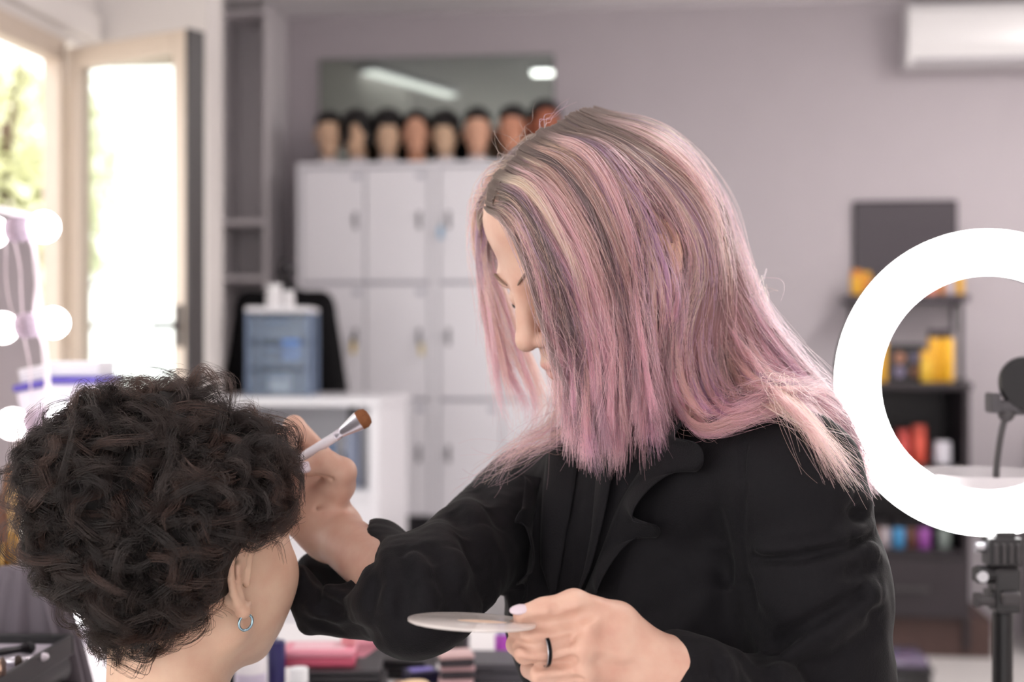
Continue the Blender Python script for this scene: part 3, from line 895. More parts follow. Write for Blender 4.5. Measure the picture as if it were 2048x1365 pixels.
for u, c, lab in ((1750, srgb(90, 62, 50), 'brown bottle'), (1768, srgb(170, 160, 166), 'pale grey bottle'), (1797, srgb(70, 140, 190), 'blue bottle'), (1822, srgb(96, 60, 50), 'dark brown bottle'), (1848, srgb(150, 80, 160), 'purple bottle'), (1888, srgb(130, 140, 136), 'grey green bottle')):
    prod(u, .45, zz2 + .001, .028, .12, c, srgb(40, 36, 40), lab + ' on the lower cabinet shelf under the ring light', g4, neck=.6)
# grey chest beside, half hidden by the ring
g0 = room_d(2016, 885, .62)
gc = rthing('grey_chest', g0.x + .17, -.62, 0, 'grey chest at the picture edge seen through the ring', 'chest')
M_gc = mat('grey_chest_paint', srgb(120, 112, 120), .5)
part('body', M_gc, gc, lambda bm: b2(bm, 0, .5, 0, .4, .06, g0.z, .004))
for k in range(3):
    d = part('drawer', M_gc, gc, lambda bm: b2(bm, .012, .488, -.016, 0, .1 + k * (g0.z - .12) / 3, .09 + (k + 1) * (g0.z - .12) / 3, .003))
    part('knob', M_dark, d, lambda bm: cyl(bm, (.25, -.034, .1 + (k + .5) * (g0.z - .12) / 3), (.25, -.016, .1 + (k + .5) * (g0.z - .12) / 3), .012, seg=12))
for x in (.02, .44):
    for y in (.02, .34):
        part('foot', M_dark, gc, lambda bm: b2(bm, x, x + .04, y, y + .04, 0, .06))
# rounded case on the floor by her elbow
k0 = room(1812, 1300, 5.3)
ks = rthing('makeup_case', k0.x, k0.y, 0, 'black rounded case with a glossy violet top on the floor beside her sleeve', 'case')
part('body', M_black, ks, lambda bm: b2(bm, -.15, .08, -.12, .12, .0, .2, .03), smooth=40)
part('lid', mat('violet_gloss', srgb(96, 84, 110), .12, var=.4, scale=12, coat=1), ks, lambda bm: b2(bm, -.14, .07, -.11, .11, .19, .245, .025), smooth=40)
part('rim', M_black, ks, lambda bm: b2(bm, -.154, .084, -.124, .124, .185, .205, .01), smooth=40)
# ================================================================ make-up table, lit mirror and ring light
def wthing(name, x, y, z, label, cat, group=None, rz=0.0):
    t = empty(name, (x, y, z), rz)
    return tag(t, label, cat, group)
TZ = .88
M_table = mat('white_table_laminate', srgb(232, 228, 230), .35, var=.015)
tb = wthing('makeup_table', 0, 0, 0, 'long white make-up table covered with cosmetics behind the seated woman', 'table')
def _top(bm):
    prof = [(-1.02, 1.34), (-.50, 1.34), (-.50, 1.78), (.12, 1.78), (.12, 2.62), (-1.02, 2.62)]
    a = [bm.verts.new((x, y, TZ)) for x, y in prof]; b = [bm.verts.new((x, y, TZ - .03)) for x, y in prof]
    bm.faces.new(a); bm.faces.new(b[::-1])
    for i in range(6):
        j = (i + 1) % 6; bm.faces.new((a[i], b[i], b[j], a[j]))
part('tabletop', M_table, tb, _top)
for x, y in ((-.97, 1.39), (-.97, 2.57), (.07, 2.57), (.07, 1.83), (-.55, 1.39)):
    part('leg', M_table, tb, lambda bm: b2(bm, x - .022, x + .022, y - .022, y + .022, 0, TZ - .03, .002))

# ---- mirror with bulbs, leaning back a little, standing on the table and facing across it
lean = R(5.7)
vm = empty('vanity_mirror', (-.728, 2.05, TZ + .001), rot=(0, -lean, 0))
tag(vm, 'vanity mirror with a column of glowing round bulbs, standing before the window', 'mirror')
MH = .735
part('glass', mat('vanity_mirror_glass', srgb(238, 234, 232), .02, 1.0, var=.01), vm, lambda bm: b2(bm, -.003, 0, -.31, .312, .02, MH - .01))
part('backing', mat('white_mirror_frame', srgb(238, 232, 236), .4), vm, lambda bm: b2(bm, -.022, -.0035, -.32, .322, .0, MH, .003))
part('frame_edge', MATS['white_mirror_frame'], vm, lambda bm: b2(bm, -.022, .004, .313, .325, .0, MH, .002))
part('frame_edge', MATS['white_mirror_frame'], vm, lambda bm: b2(bm, -.022, .004, -.325, -.313, .0, MH, .002))
part('frame_edge', MATS['white_mirror_frame'], vm, lambda bm: b2(bm, -.022, .004, -.3125, .3125, MH - .012, MH, .002))
M_bulb = mat('lit_bulb_glass', (1, 1, 1, 1), .3, emit=9, emit_col=(1, .97, 1, 1))
M_sock = mat('lilac_grey_bulb_base', srgb(196, 178, 196), .4)
for yy in (.25, -.25):
    for k in range(5 if yy > 0 else 3):
        zz = MH - .032 - .156 * k
        bb = part('bulb', M_bulb, vm, lambda bm: bmesh.ops.create_uvsphere(bm, u_segments=24, v_segments=16, radius=.025, matrix=Matrix.Translation((.041, yy, zz))), smooth=180)
        part('socket', M_sock, bb, lambda bm: lathe(bm, [(0, .0005), (.0205, .0005), (.021, .006), (.019, .013), (.016, .02), (0, .02)], 20, Matrix.Rotation(R(90), 4, 'Y'), (0, yy, zz)), smooth=40)
    for k in range(4 if yy > 0 else 2):
        z0, z1 = MH - .032 - .156 * k, MH - .032 - .156 * (k + 1)
        part('cable', mat('white_cable', srgb(236, 222, 230), .5), vm, lambda bm: tube(bm, [(.012, yy + .012, z0 - .018), (.014, yy + .03, z0 - .06), (.012, yy + .018, (z0 + z1) / 2 - .02), (.010, yy + .008, z1 + .018)], 0.0016, 6))
    part('cable', MATS['white_cable'], vm, lambda bm: tube(bm, [(.02, yy - .006, MH - .05), (.024, yy - .012, MH - .11), (.018, yy - .02, MH - .16), (.012, yy - .008, MH - .18)], .0015, 6))

# ---- storage box with folded white towels beyond the mirror
bxp = P(160, 770, 2.48)
tbx = wthing('storage_box', bxp.x, 2.48, TZ + .001, 'white plastic box with a violet rim on the table, under folded white towels', 'box')
bh = 1.4 - (752 - 682.5) / FPX * 2.48 - TZ - .001
part('body', mat('milky_white_plastic', srgb(226, 220, 232), .4), tbx, lambda bm: b2(bm, -.06, .055, -.06, .06, 0, bh - .012, .006))
part('rim', mat('violet_plastic_rim', srgb(96, 84, 176), .35), tbx, lambda bm: b2(bm, -.063, .058, -.063, .063, bh - .0115, bh, .003))
for k in range(2):
    tw_ = wthing('folded_towel', bxp.x - .002, 2.48, TZ + .0015 + bh + .0125 * k, ('white folded towel directly on the violet-rimmed box', 'white folded towel on top of another towel')[k], 'towel', 'towels on the storage box')
    part('fold', mat('white_terry', srgb(240, 238, 244), .9, bump=.5, scale=300), tw_, lambda bm: b2(bm, -.056, .05, -.05, .05, 0, .006, .0028), smooth=60)
    part('fold', MATS['white_terry'], tw_, lambda bm: b2(bm, -.054, .05, -.05, .05, .0062, .012, .0028), smooth=60)

# ---- ring light on its stand
RC = P(1976, 766, 1.76)
rl = wthing('ring_light', RC.x, RC.y, 0, 'large glowing ring light on a black stand behind her shoulder', 'lamp')
ro, ri = 306 / FPX * 1.76, 216 / FPX * 1.76
rm, rw = (ro + ri) / 2, (ro - ri) / 2
TILT = Matrix.Translation((0, 0, RC.z)) @ Matrix.Rotation(R(90), 4, 'X')
part('diffuser', mat('ring_diffuser', (1, 1, 1, 1), .4, emit=13.0, emit_col=(1, .985, .97, 1)), rl,
     lambda bm: lathe(bm, [(rm + rw * math.cos(a), .012 * math.sin(a)) for a in np.linspace(0, math.pi, 9)], 96, TILT), smooth=180)
part('housing', M_black, rl, lambda bm: lathe(bm, [(rm + rw * 1.0, -.0005), (rm + rw * .96, -.02), (rm + rw * .7, -.026), (rm - rw * .7, -.026), (rm - rw * .96, -.02), (rm - rw, -.0005)], 96, TILT), smooth=40)
px = P(2005, 1100, 1.76).x - RC.x
zr = RC.z - ro
def zat(v, y=1.76): return 1.4 - (v - 682.5) / FPX * y
br = part('bracket', mat('black_bracket', srgb(38, 36, 38), .35), rl, lambda bm: (b2(bm, px - .022, px + .02, -.016, .016, zat(1132), zr - .001, .004), b2(bm, px - .012, px + .012, -.012, .012, zr - .002, zr + .006)))
for k in range(4):
    part('rib', M_dark, br, lambda bm: b2(bm, px - .016 + .009 * k, px - .011 + .009 * k, -.019, -.0155, zat(1125), zat(1085), .001))
part('screw', M_chrome, br, lambda bm: cyl(bm, (px - .034, 0, zat(1095)), (px - .022, 0, zat(1095)), .007, seg=14))
part('tilt_knob', M_black, rl, lambda bm: (cyl(bm, (px - .034, -.006, zat(1148)), (px - .006, -.006, zat(1148)), .011, seg=14), b2(bm, px - .036, px - .026, -.014, .008, zat(1165), zat(1135), .003)))
part('knob_cap', M_chrome, rl, lambda bm: cyl(bm, (px - .03, -.018, zat(1150)), (px - .03, -.013, zat(1150)), .007, seg=14))
part('clamp', mat('black_bracket2', srgb(44, 42, 44), .35), rl, lambda bm: (b2(bm, px - .014, px + .018, -.018, .018, zat(1225), zat(1133), .005), b2(bm, px - .02, px - .012, -.014, .014, zat(1215), zat(1180), .002)))
part('wing_screw', M_dark, rl, lambda bm: (cyl(bm, (px - .034, -.01, zat(1200)), (px - .014, -.01, zat(1200)), .006, seg=12), b2(bm, px - .04, px - .028, -.014, -.006, zat(1212), zat(1182), .003), b2(bm, px - .01, px + .014, -.03, -.018, zat(1205), zat(1178), .004)))
part('pole', M_black, rl, lambda bm: cyl(bm, (px, 0, .06), (px, 0, zat(1226)), .0125, seg=18), smooth=40)
part('collar', M_black, rl, lambda bm: cyl(bm, (px, 0, .55), (px, 0, .6), .02, seg=18), smooth=40)
part('hub', M_black, rl, lambda bm: cyl(bm, (px, 0, .03), (px, 0, .12), .018, seg=18), smooth=40)
for k in range(3):
    a = R(30 + 120 * k)
    lg = part('leg', M_black, rl, lambda bm: tube(bm, [(px + .02 * math.cos(a), .02 * math.sin(a), .5), (px + .36 * math.cos(a), .36 * math.sin(a), .012)], .008, 8, 0))
    part('foot', M_dark, lg, lambda bm: bmesh.ops.create_uvsphere(bm, u_segments=10, v_segments=8, radius=.012, matrix=Matrix.Translation((px + .36 * math.cos(a), .36 * math.sin(a), .012))), smooth=180)
# accessory tray and gooseneck phone holder behind the ring
M_acr = mat('clear_acrylic', srgb(240, 235, 238), .08, var=.02, alpha=.45)
tr = part('tray', M_acr, rl, lambda bm: lathe(bm, [(0, 0), (.082, 0), (.085, .004), (.085, .026), (.082, .026), (.081, .006), (0, .005)], 48, c=(px - .012, .05, zat(985, 1.81))), smooth=40)
part('tray_arm', M_black, rl, lambda bm: b2(bm, px - .006, px + .006, .0, .06, zat(985, 1.81) - .008, zat(985, 1.81) - .001, .001))
part('tray_post', M_black, rl, lambda bm: b2(bm, px - .008, px + .008, .012, .024, zat(1200), zat(985, 1.81) - .009, .001))
gx = P(1990, 950, 1.83)
pg = lambda u, v, y=1.83: tuple(P(u, v, y) - Vector((RC.x, RC.y, 0)))
part('gooseneck', M_dark, rl, lambda bm: tube(bm, [pg(1992, 956), pg(1994, 925), pg(2002, 870), pg(2012, 832)], .0042, 10))
ph = part('phone_holder', mat('grey_black_holder', srgb(66, 62, 66), .4), rl, lambda bm: (box(bm, pg(2010, 812), (.035, .02, .016), .004), box(bm, pg(1986, 806), (.014, .026, .026), .003), box(bm, pg(2045, 820), (.03, .014, .014), .004)))
part('ball_joint', M_dark, ph, lambda bm: bmesh.ops.create_uvsphere(bm, u_segments=14, v_segments=10, radius=.011, matrix=Matrix.Translation(pg(2013, 828))), smooth=180)
part('clamp_pad', M_black, ph, lambda bm: lathe(bm, [(0, -.006), (.034, -.006), (.036, 0), (.034, .006), (0, .006)], 28, Matrix.Rotation(R(78), 4, 'X'), pg(2052, 768)), smooth=40)

# ---- cosmetics on the table
def on_table(u, vbase_y):
    return P(u, 900, vbase_y)
def tbottle(u, y, r, h, c, k, lab, name='bottle', z=None, **kw):
    p = P(u, 900, y)
    return bottle(name, p.x, y, (TZ + .001) if z is None else z, r, h, c, k, lab, rt=wthing, **kw)
ytall = 2.02
hh = 1.4 - (1252 - 682.5) / FPX * ytall - TZ
p = P(501, 900, ytall)
sb = wthing('spray_can', p.x, ytall, TZ + .001, 'tall white and lilac spray can standing by her jaw', 'bottle')
part('body', mat('lilac_can', srgb(206, 196, 216), .3), sb, lambda bm: lathe(bm, [(0, 0), (.021, 0), (.022, .003), (.022, hh * .42), (0, hh * .42)], 28), smooth=40)
part('cap', mat('white_gloss_cap', srgb(240, 236, 240), .25), sb, lambda bm: lathe(bm, [(0, hh * .42), (.0215, hh * .42), (.0215, hh - .004), (.019, hh), (0, hh)], 28), smooth=40)
hh2 = 1.4 - (1284 - 682.5) / FPX * 2.06 - TZ
t = tbottle(553, 2.06, .0125, hh2, srgb(150, 160, 190), srgb(40, 36, 92), 'navy capped stick with a pale base beside the white spray can', capf=.72, neck=.92)
tbottle(543, 2.35, .008, 1.4 - (1250 - 682.5) / FPX * 2.35 - TZ, srgb(30, 28, 32), srgb(24, 22, 26), 'thin black tube behind the navy stick', neck=.85)
tbottle(598, 1.98, .0125, 1.4 - (1338 - 682.5) / FPX * 1.98 - TZ, srgb(205, 202, 206), srgb(240, 240, 244), 'small pot with a white cap below the pink palette', capf=.3, neck=.9)
tbottle(466, 2.1, .014, 1.4 - (1300 - 682.5) / FPX * 2.1 - TZ, srgb(24, 22, 26), srgb(20, 18, 22), 'black bottle half hidden behind the neck', neck=.85)
def flat_box(name, u, y, z, w, d, h, c, label, cat, rz=0, lid=None, group=None, inlay=None, bev=.003):
    p = P(u, 900, y)
    t = wthing(name, p.x, y, z, label, cat, group, rz)
    part('base', mat('fb_%02x%02x%02x' % tuple(int(q * 255) for q in c[:3]), c, .35), t, lambda bm: b2(bm, -w / 2, w / 2, -d / 2, d / 2, 0, h * .55, bev))
    lc = lid or c
    l_ = part('lid', mat('fb_%02x%02x%02x' % tuple(int(q * 255) for q in lc[:3]), lc, .3), t, lambda bm: b2(bm, -w / 2, w / 2, -d / 2, d / 2, h * .57, h, bev))
    if inlay:
        part('print', mat('fb_%02x%02x%02x' % tuple(int(q * 255) for q in inlay[:3]), inlay, .4), l_, lambda bm: b2(bm, -w * .36, w * .36, -d * .3, d * .3, h - .0005, h + .0008))
    return t
K1 = srgb(26, 24, 28)
flat_box('makeup_palette', 684, 2.10, TZ + .001, .135, .10, .022, K1, 'wide black palette at the bottom of the stack under the pink one', 'palette', .1, group='stacked palettes')
flat_box('makeup_palette', 678, 2.105, TZ + .0235, .128, .092, .018, srgb(44, 42, 46), 'charcoal palette in the middle of the stack under the pink one', 'palette', .04, group='stacked palettes')
flat_box('makeup_palette', 640, 2.115, TZ + .042, .108, .07, .024, srgb(206, 92, 118), 'bright pink palette on top of the black palettes', 'palette', .02, lid=srgb(232, 150, 168), inlay=srgb(240, 196, 206), group='stacked palettes')
flat_box('sponge_box', 698, 2.13, TZ + .0665, .022, .03, .014, srgb(236, 160, 168), 'small pale pink box lying at the corner of the pink palette', 'box')
flat_box('makeup_palette', 752, 2.36, TZ + .001, .1, .07, .03, srgb(226, 150, 166), 'rose palette lying far back under the black sleeve', 'palette', .2, inlay=srgb(244, 200, 206))
flat_box('makeup_palette', 800, 2.22, TZ + .001, .1, .08, .03, K1, 'black palette lying below the hanging sleeve', 'palette', -.2)
flat_box('compact_box', 842, 2.16, TZ + .001, .05, .04, .02, srgb(36, 34, 62), 'small navy compact lying between black palettes', 'compact', .4, inlay=srgb(130, 120, 190))
flat_box('compact_box', 815, 2.1, TZ + .001, .045, .03, .014, srgb(186, 150, 132), 'small tan compact lying near the cream jar', 'compact', -.2)
for k, (u, y, z, c, lab) in enumerate(((912, 2.12, 0, srgb(206, 170, 172), 'lowest of three pale pink blush compacts in a stack'), (914, 2.125, .019, srgb(196, 158, 162), 'middle one of three pale pink blush compacts in a stack'), (910, 2.12, .038, srgb(212, 178, 178), 'topmost of three pale pink blush compacts in a stack'))):
    flat_box('blush_compact', u, y, TZ + .001 + z, .052, .045, .018, srgb(60, 54, 60), lab, 'compact', .1 * k, lid=c, group='blush compacts')
flat_box('makeup_palette', 985, 2.2, TZ + .001, .12, .1, .03, srgb(74, 72, 78), 'grey black palette behind the hand that holds the disc', 'palette', .0)
flat_box('makeup_palette', 978, 2.04, TZ + .001, .11, .06, .016, srgb(48, 46, 50), 'dark palette lying nearest to the hand that holds the disc', 'palette', -.1)
p = P(893, 900, 2.34)
rb = wthing('powder_compact', p.x, 2.34, TZ + .001, 'round black powder compact on the table under the clear disc', 'compact')
part('base', M_black, rb, lambda bm: lathe(bm, [(0, 0), (.036, 0), (.038, .004), (.038, .02), (0, .02)], 32), smooth=40)
part('lid', mat('black_gloss_lid', srgb(30, 28, 32), .15), rb, lambda bm: lathe(bm, [(0, .0205), (.038, .0205), (.038, .034), (.034, .04), (0, .042)], 32), smooth=40)
p = P(830, 900, 2.0)
cj = wthing('cream_jar', p.x, 2.0, TZ + .001, 'small jar with a cream coloured lid at the lower picture edge', 'jar')
part('body', mat('white_jar_glass', srgb(226, 222, 226), .2), cj, lambda bm: lathe(bm, [(0, 0), (.022, 0), (.023, .003), (.023, .022), (0, .022)], 24), smooth=40)
part('lid', mat('cream_lid', srgb(238, 206, 168), .35), cj, lambda bm: lathe(bm, [(0, .0225), (.021, .0225), (.021, .036), (.018, .039), (0, .039)], 24), smooth=40)
tbottle(1006, 2.36, .014, .055, srgb(176, 70, 186), srgb(196, 186, 226), 'small purple bottle with a pale cap beside her sleeve', capf=.4, neck=.7)
# stool back seen between sleeve and chest
p = P(985, 900, 2.9)
st_ = wthing('salon_stool', p.x, 2.95, 0, 'grey upholstered stool back seen between her arm and chest', 'stool')
M_up = mat('grey_upholstery', srgb(150, 146, 148), .7, bump=.2, scale=200)
part('seat', M_up, st_, lambda bm: lathe(bm, [(0, .5), (.17, .5), (.19, .52), (.19, .56), (.17, .585), (0, .59)], 28), smooth=60)
zb_ = 1.4 - (1198 - 682.5) / FPX * 2.95
def _sbk(bm):
    vs = bmesh.ops.create_uvsphere(bm, u_segments=28, v_segments=16, radius=1.0, matrix=Matrix.Translation((.03, .16, zb_ - .11)) @ Matrix.Diagonal((.085, .025, .11, 1)))
part('backrest', M_up, st_, _sbk, smooth=180)
part('stem', M_chrome, st_, lambda bm: (cyl(bm, (0, 0, .04), (0, 0, .5), .025, seg=18), tube(bm, [(0, .05, .51), (.01, .17, .54), (.03, .18, zb_ - .18)], .012, 8)), smooth=40)
part('base', M_chrome, st_, lambda bm: lathe(bm, [(0, 0), (.2, 0), (.2, .012), (.04, .04), (0, .04)], 30), smooth=40)

# ---- stacked make-up trays, brushes and brush pot on the near end of the table
M_grey_in = mat('grey_tray_lining', srgb(158, 150, 160), .7, var=.05)
def tray(x1, y1, z, w, d, h, label, rz):
    """black tray whose far corner on the client's side stands at x1, y1"""
    t = wthing('makeup_tray', x1 - w / 2, y1 - d / 2, z, label, 'tray', 'stacked make-up trays', rz)
    part('shell', M_black, t, lambda bm: b2(bm, -w / 2, w / 2, -d / 2, d / 2, 0, h * .6, .012), smooth=40)
    part('lining', M_grey_in, t, lambda bm: b2(bm, -w / 2 + .008, w / 2 - .008, -d / 2 + .008, d / 2 - .008, h * .6, h * .8))
    for (x0, x1_, y0, y1_) in ((-w / 2, w / 2, -d / 2, -d / 2 + .006), (-w / 2, w / 2, d / 2 - .006, d / 2), (-w / 2, -w / 2 + .006, -d / 2 + .006, d / 2 - .006), (w / 2 - .006, w / 2, -d / 2 + .006, d / 2 - .006)):
        part('rim', M_black, t, lambda bm: b2(bm, x0, x1_, y0, y1_, h * .55, h, .002))
    return t
tray(-.512, 1.70, TZ + .001, .31, .34, .055, 'lowest of three black make-up trays at the picture edge', R(-2))
tray(-.522, 1.71, TZ + .057, .31, .34, .055, 'middle one of three black make-up trays at the picture edge', R(-2))
T3 = tray(-.532, 1.715, TZ + .113, .31, .34, .055, 'topmost black make-up tray with a grey lining and brushes in it', R(-2))
zt3 = TZ + .113 + .044 + .001
def TP(u, y, r):
    p = P(u, 900, y); p.z = zt3 + r; return p
def brush(pa, pb, r, c_handle, c_fer, c_tip, label, group, name='makeup_brush', z=0, flat=1.0, fl=.17, tl=.12, wide=1.1):
    pa, pb = Vector(pa), Vector(pb)
    d = pb - pa; l = d.length
    t = empty(name, pa); t.rotation_mode = 'QUATERNION'; t.rotation_quaternion = d.to_track_quat('Z', 'Y')
    tag(t, label, 'brush', group)
    S = Matrix.Diagonal((flat, 1, 1, 1))
    a, b = l * (1 - fl - tl), l * (1 - tl)
    part('handle', mat('bh_%02x%02x%02x' % tuple(int(q * 255) for q in c_handle[:3]), c_handle, .25), t, lambda bm: lathe(bm, [(0, 0), (r * .45, .002), (r * .7, a * .3), (r * .85, a * .75), (r * .75, a), (0, a)], 16), smooth=60)
    part('ferrule', mat('bf_%02x%02x%02x' % tuple(int(q * 255) for q in c_fer[:3]), c_fer, .22, .8), t, lambda bm: lathe(bm, [(0, a), (r * .78, a), (r * .8, a + (b - a) * .2), (r * .74, a + (b - a) * .24), (r * .8, a + (b - a) * .28), (r * wide, b), (0, b)], 16, S), smooth=60)
    part('bristles', mat('bt_%02x%02x%02x' % tuple(int(q * 255) for q in c_tip[:3]), c_tip, .8, bump=.6, scale=400), t, lambda bm: lathe(bm, [(0, b), (r * wide * .98, b), (r * wide * 1.2 if wide < 1.3 else r * wide * 1.02, b + (l - b) * .45), (r * wide * .8, b + (l - b) * .85), (r * wide * .4, b + (l - b) * .97), (0, l)], 16, S), smooth=60)
    return t
BG = 'brushes lying in the top tray'
brush(TP(-60, 1.60, .006), TP(70, 1.655, .006), .0055, K1, srgb(40, 38, 42), K1, 'black handled brush lying farthest back in the top tray', BG)
brush(TP(-70, 1.55, .005), TP(98, 1.61, .005), .0038, srgb(226, 220, 230), srgb(210, 205, 214), srgb(210, 200, 210), 'thin white brush lying between two dark ones in the top tray', BG)
brush(TP(-80, 1.56, .007), TP(45, 1.575, .007), .0055, K1, srgb(200, 196, 204), srgb(60, 46, 40), 'short brush with a bright ferrule lying in the top tray', BG)
brush(TP(-80, 1.49, .013), TP(12, 1.51, .013), .011, srgb(90, 66, 56), srgb(130, 104, 90), srgb(70, 50, 44), 'thick brown brush lying nearest in the top tray', BG)
# brush pot with gold ferruled brushes
p = P(-5, 1120, 1.86)
bp_ = wthing('brush_pot', p.x, 1.86, TZ + .001, 'dark pot of make-up brushes beside the curly hair', 'pot')
ptz = 1.4 - (1150 - 682.5) / FPX * 1.86 - TZ
part('pot', mat('charcoal_pot', srgb(52, 48, 54), .5), bp_, lambda bm: lathe(bm, [(0, 0), (.045, 0), (.047, .003), (.05, ptz), (.046, ptz), (.043, .006), (0, .006)], 28), smooth=40)
part('band', M_dark, bp_, lambda bm: lathe(bm, [(.0485, ptz * .6), (.0505, ptz * .6), (.051, ptz * .7), (.049, ptz * .7)], 28), smooth=40)
GB = 'brushes standing in the pot'
gold = srgb(206, 160, 82)
for k, (u0, u1, v1, dy, c1, c2, c3, rr_, lab) in enumerate((
        (-22, -28, 905, .01, srgb(40, 36, 40), gold, srgb(120, 86, 70), .008, 'brush with a gold ferrule standing nearest the picture edge'),
        (-4, 2, 985, -.01, srgb(225, 200, 190), srgb(214, 176, 110), srgb(110, 76, 62), .0105, 'short brush with a wide brown tip standing in the pot'),
        (2, 10, 930, .015, srgb(206, 90, 160), gold, srgb(150, 110, 84), .007, 'brush with a magenta handle standing in the pot'),
        (8, 30, 960, 0, srgb(40, 36, 40), gold, srgb(196, 160, 110), .0095, 'brush with a gold ferrule and tan tip leaning towards the curls'),
        (-14, -12, 880, -.02, srgb(40, 36, 40), srgb(190, 188, 192), srgb(40, 34, 34), .008, 'tall dark tipped brush standing in the pot'))):
    a = P(u0, 1250, 1.86); a.z = TZ + .03; a.y += dy
    b = P(u1, v1, 1.86); b.y += dy
    brush(a, b, rr_, c1, c2, c3, lab, GB, fl=.22, tl=.22)
# grey cape hung over a rail behind the trays
p = P(45, 1200, 1.74)
cp = wthing('folded_cape', p.x, 1.76, TZ + .001, 'dark grey pleated cape heaped on the table behind the trays', 'cape')
cz_ = 1.4 - (1140 - 682.5) / FPX * 1.74 - TZ
def _fold(bm):
    nx, nz = 60, 14
    g = []
    for j in range(nz):
        tz = j / (nz - 1); row = []
        for i in range(nx):
            a = 2 * math.pi * i / nx
            wv = 1 + .16 * math.sin(11 * a + .6 * math.sin(3 * a)) * (1 - .4 * tz)
            rr2 = (.075 - .045 * tz ** 1.6) * wv
            row.append(bm.verts.new((1.1 * rr2 * math.cos(a), .6 * rr2 * math.sin(a), cz_ * tz)))
        g.append(row)
    for j in range(nz - 1):
        for i in range(nx):
            k = (i + 1) % nx
            bm.faces.new((g[j][i], g[j][k], g[j + 1][k], g[j + 1][i]))
    bm.faces.new(g[-1]); bm.faces.new(g[0][::-1])
part('cloth', mat('dark_grey_cape_cloth', srgb(92, 84, 92), .7, bump=.2, scale=200), cp, _fold, smooth=180)
part('tie', MATS['dark_grey_cape_cloth'], cp, lambda bm: tube(bm, [(.02, -.02, cz_ * .95), (.05, -.04, cz_ * .6), (.06, -.055, cz_ * .2)], .004, 6))
# ================================================================ the woman who does the make-up
def A(u, v, y): return np.array(P(u, v, y))
WH = Frame((.1015, 1.425, 1.4685), R(180 + 24.7), R(27), R(-1.4), 1.03)
_nt0 = WH(.122, 0, -.022)
WH = Frame((.1015, 1.425, 1.4685), R(180 + 24.7), R(30.5), R(-1.4), 1.03)
WH.C = WH.C + _nt0 - WH(.122, 0, -.022)
NB = np.array([.160, 1.435, 1.285])             # base of the neck
SHL, SHR = A(1580, 945, 1.275), A(1050, 1010, 1.53)
ELL, ELR = A(1690, 1545, 1.27), A(832, 1200, 1.275)
WRL, WRR = A(1345, 1338, 1.165), A(662, 1062, 1.435)
CH_N = np.array([-.69, -.72, 0]); CH_S = np.array([.72, -.69, 0])   # chest normal, shoulder line
CHC = np.array([.150, 1.435, 1.15]); WST = np.array([.195, 1.475, .985]); PEL = np.array([.225, 1.505, .86])
UPZ = np.array([0, 0, 1.0])

wb_ = Body()
head_prims(wb_, WH, ears=(1, -1), neck=NB, brow=.002)
wb_.limb(NB, (SHL + NB) / 2 + [0, 0, -.015], .05, .045, .03).limb(NB, (SHR + NB) / 2 + [0, 0, -.015], .05, .045, .03)
wb_.limb(SHL + [0, 0, -.02], SHR + [0, 0, -.02], .045, .045, .04)
wb_.ell(CHC, (.15, .085, .17), [CH_S, CH_N, UPZ], .05)
wb_.limb(CHC - [0, 0, .1], WST, .09, .085, .05)
wb_.limb(WST, PEL, .085, .1, .05)
wb_.limb(SHL, ELL, .045, .036, .02).limb(ELL, WRL, .036, .025, .015)
wb_.limb(SHR, ELR, .042, .030, .02).limb(ELR, WRR, .030, .0265, .015)

# left hand, closed round the disc
LH = dict(
    W=WRL, i0=A(1182, 1247, 1.137), m0=A(1170, 1296, 1.127), r0=A(1178, 1342, 1.130), p0=A(1200, 1384, 1.142))
for kx, r0 in (('i0', .0118), ('m0', .0115), ('r0', .0108), ('p0', .0105)):
    wb_.limb(LH['W'], LH[kx], .021, r0, .008)
wb_.limb(A(1300, 1325, 1.16), A(1210, 1295, 1.156), .022, .018, .012)
wb_.ell(A(1172, 1246, 1.129), (.011, .011, .011), None, .008)
wb_.ell(A(1160, 1300, 1.1205), (.0105, .0105, .0105), None, .008)
wb_.ell(A(1170, 1345, 1.1235), (.0098, .0098, .0098), None, .008)
def finger(pts, rs, k=.0035):
    for a_, b_, r1, r2 in zip(pts, pts[1:], rs, rs[1:]):
        wb_.limb(a_, b_, r1, r2, k)
fk = .003
L_i = [LH['i0'], A(1062, 1273, 1.116), A(1037, 1258, 1.142), A(1062, 1250, 1.165)]
L_m = [LH['m0'], A(1052, 1306, 1.112), A(1034, 1290, 1.142), A(1070, 1280, 1.166)]
L_r = [LH['r0'], A(1082, 1350, 1.117), A(1062, 1338, 1.148), A(1100, 1322, 1.170)]
L_p = [LH['p0'], A(1118, 1392, 1.126), A(1100, 1382, 1.150), A(1130, 1368, 1.168)]
for pts, rs in ((L_i, (.0104, .0098, .009, .008)), (L_m, (.0100, .0096, .0088, .008)), (L_r, (.0096, .0092, .0085, .0078)), (L_p, (.009, .0084, .0078, .0072))):
    finger(pts, rs, .0018)
wb_.chain([A(1312, 1318, 1.158), A(1232, 1250, 1.148), A(1148, 1212, 1.131), A(1088, 1225, 1.124), A(1048, 1232, 1.121)], [.019, .018, .0125, .0108, .0088], .005)
wb_.limb(A(1230, 1262, 1.148), A(1180, 1262, 1.145), .015, .010, .012)

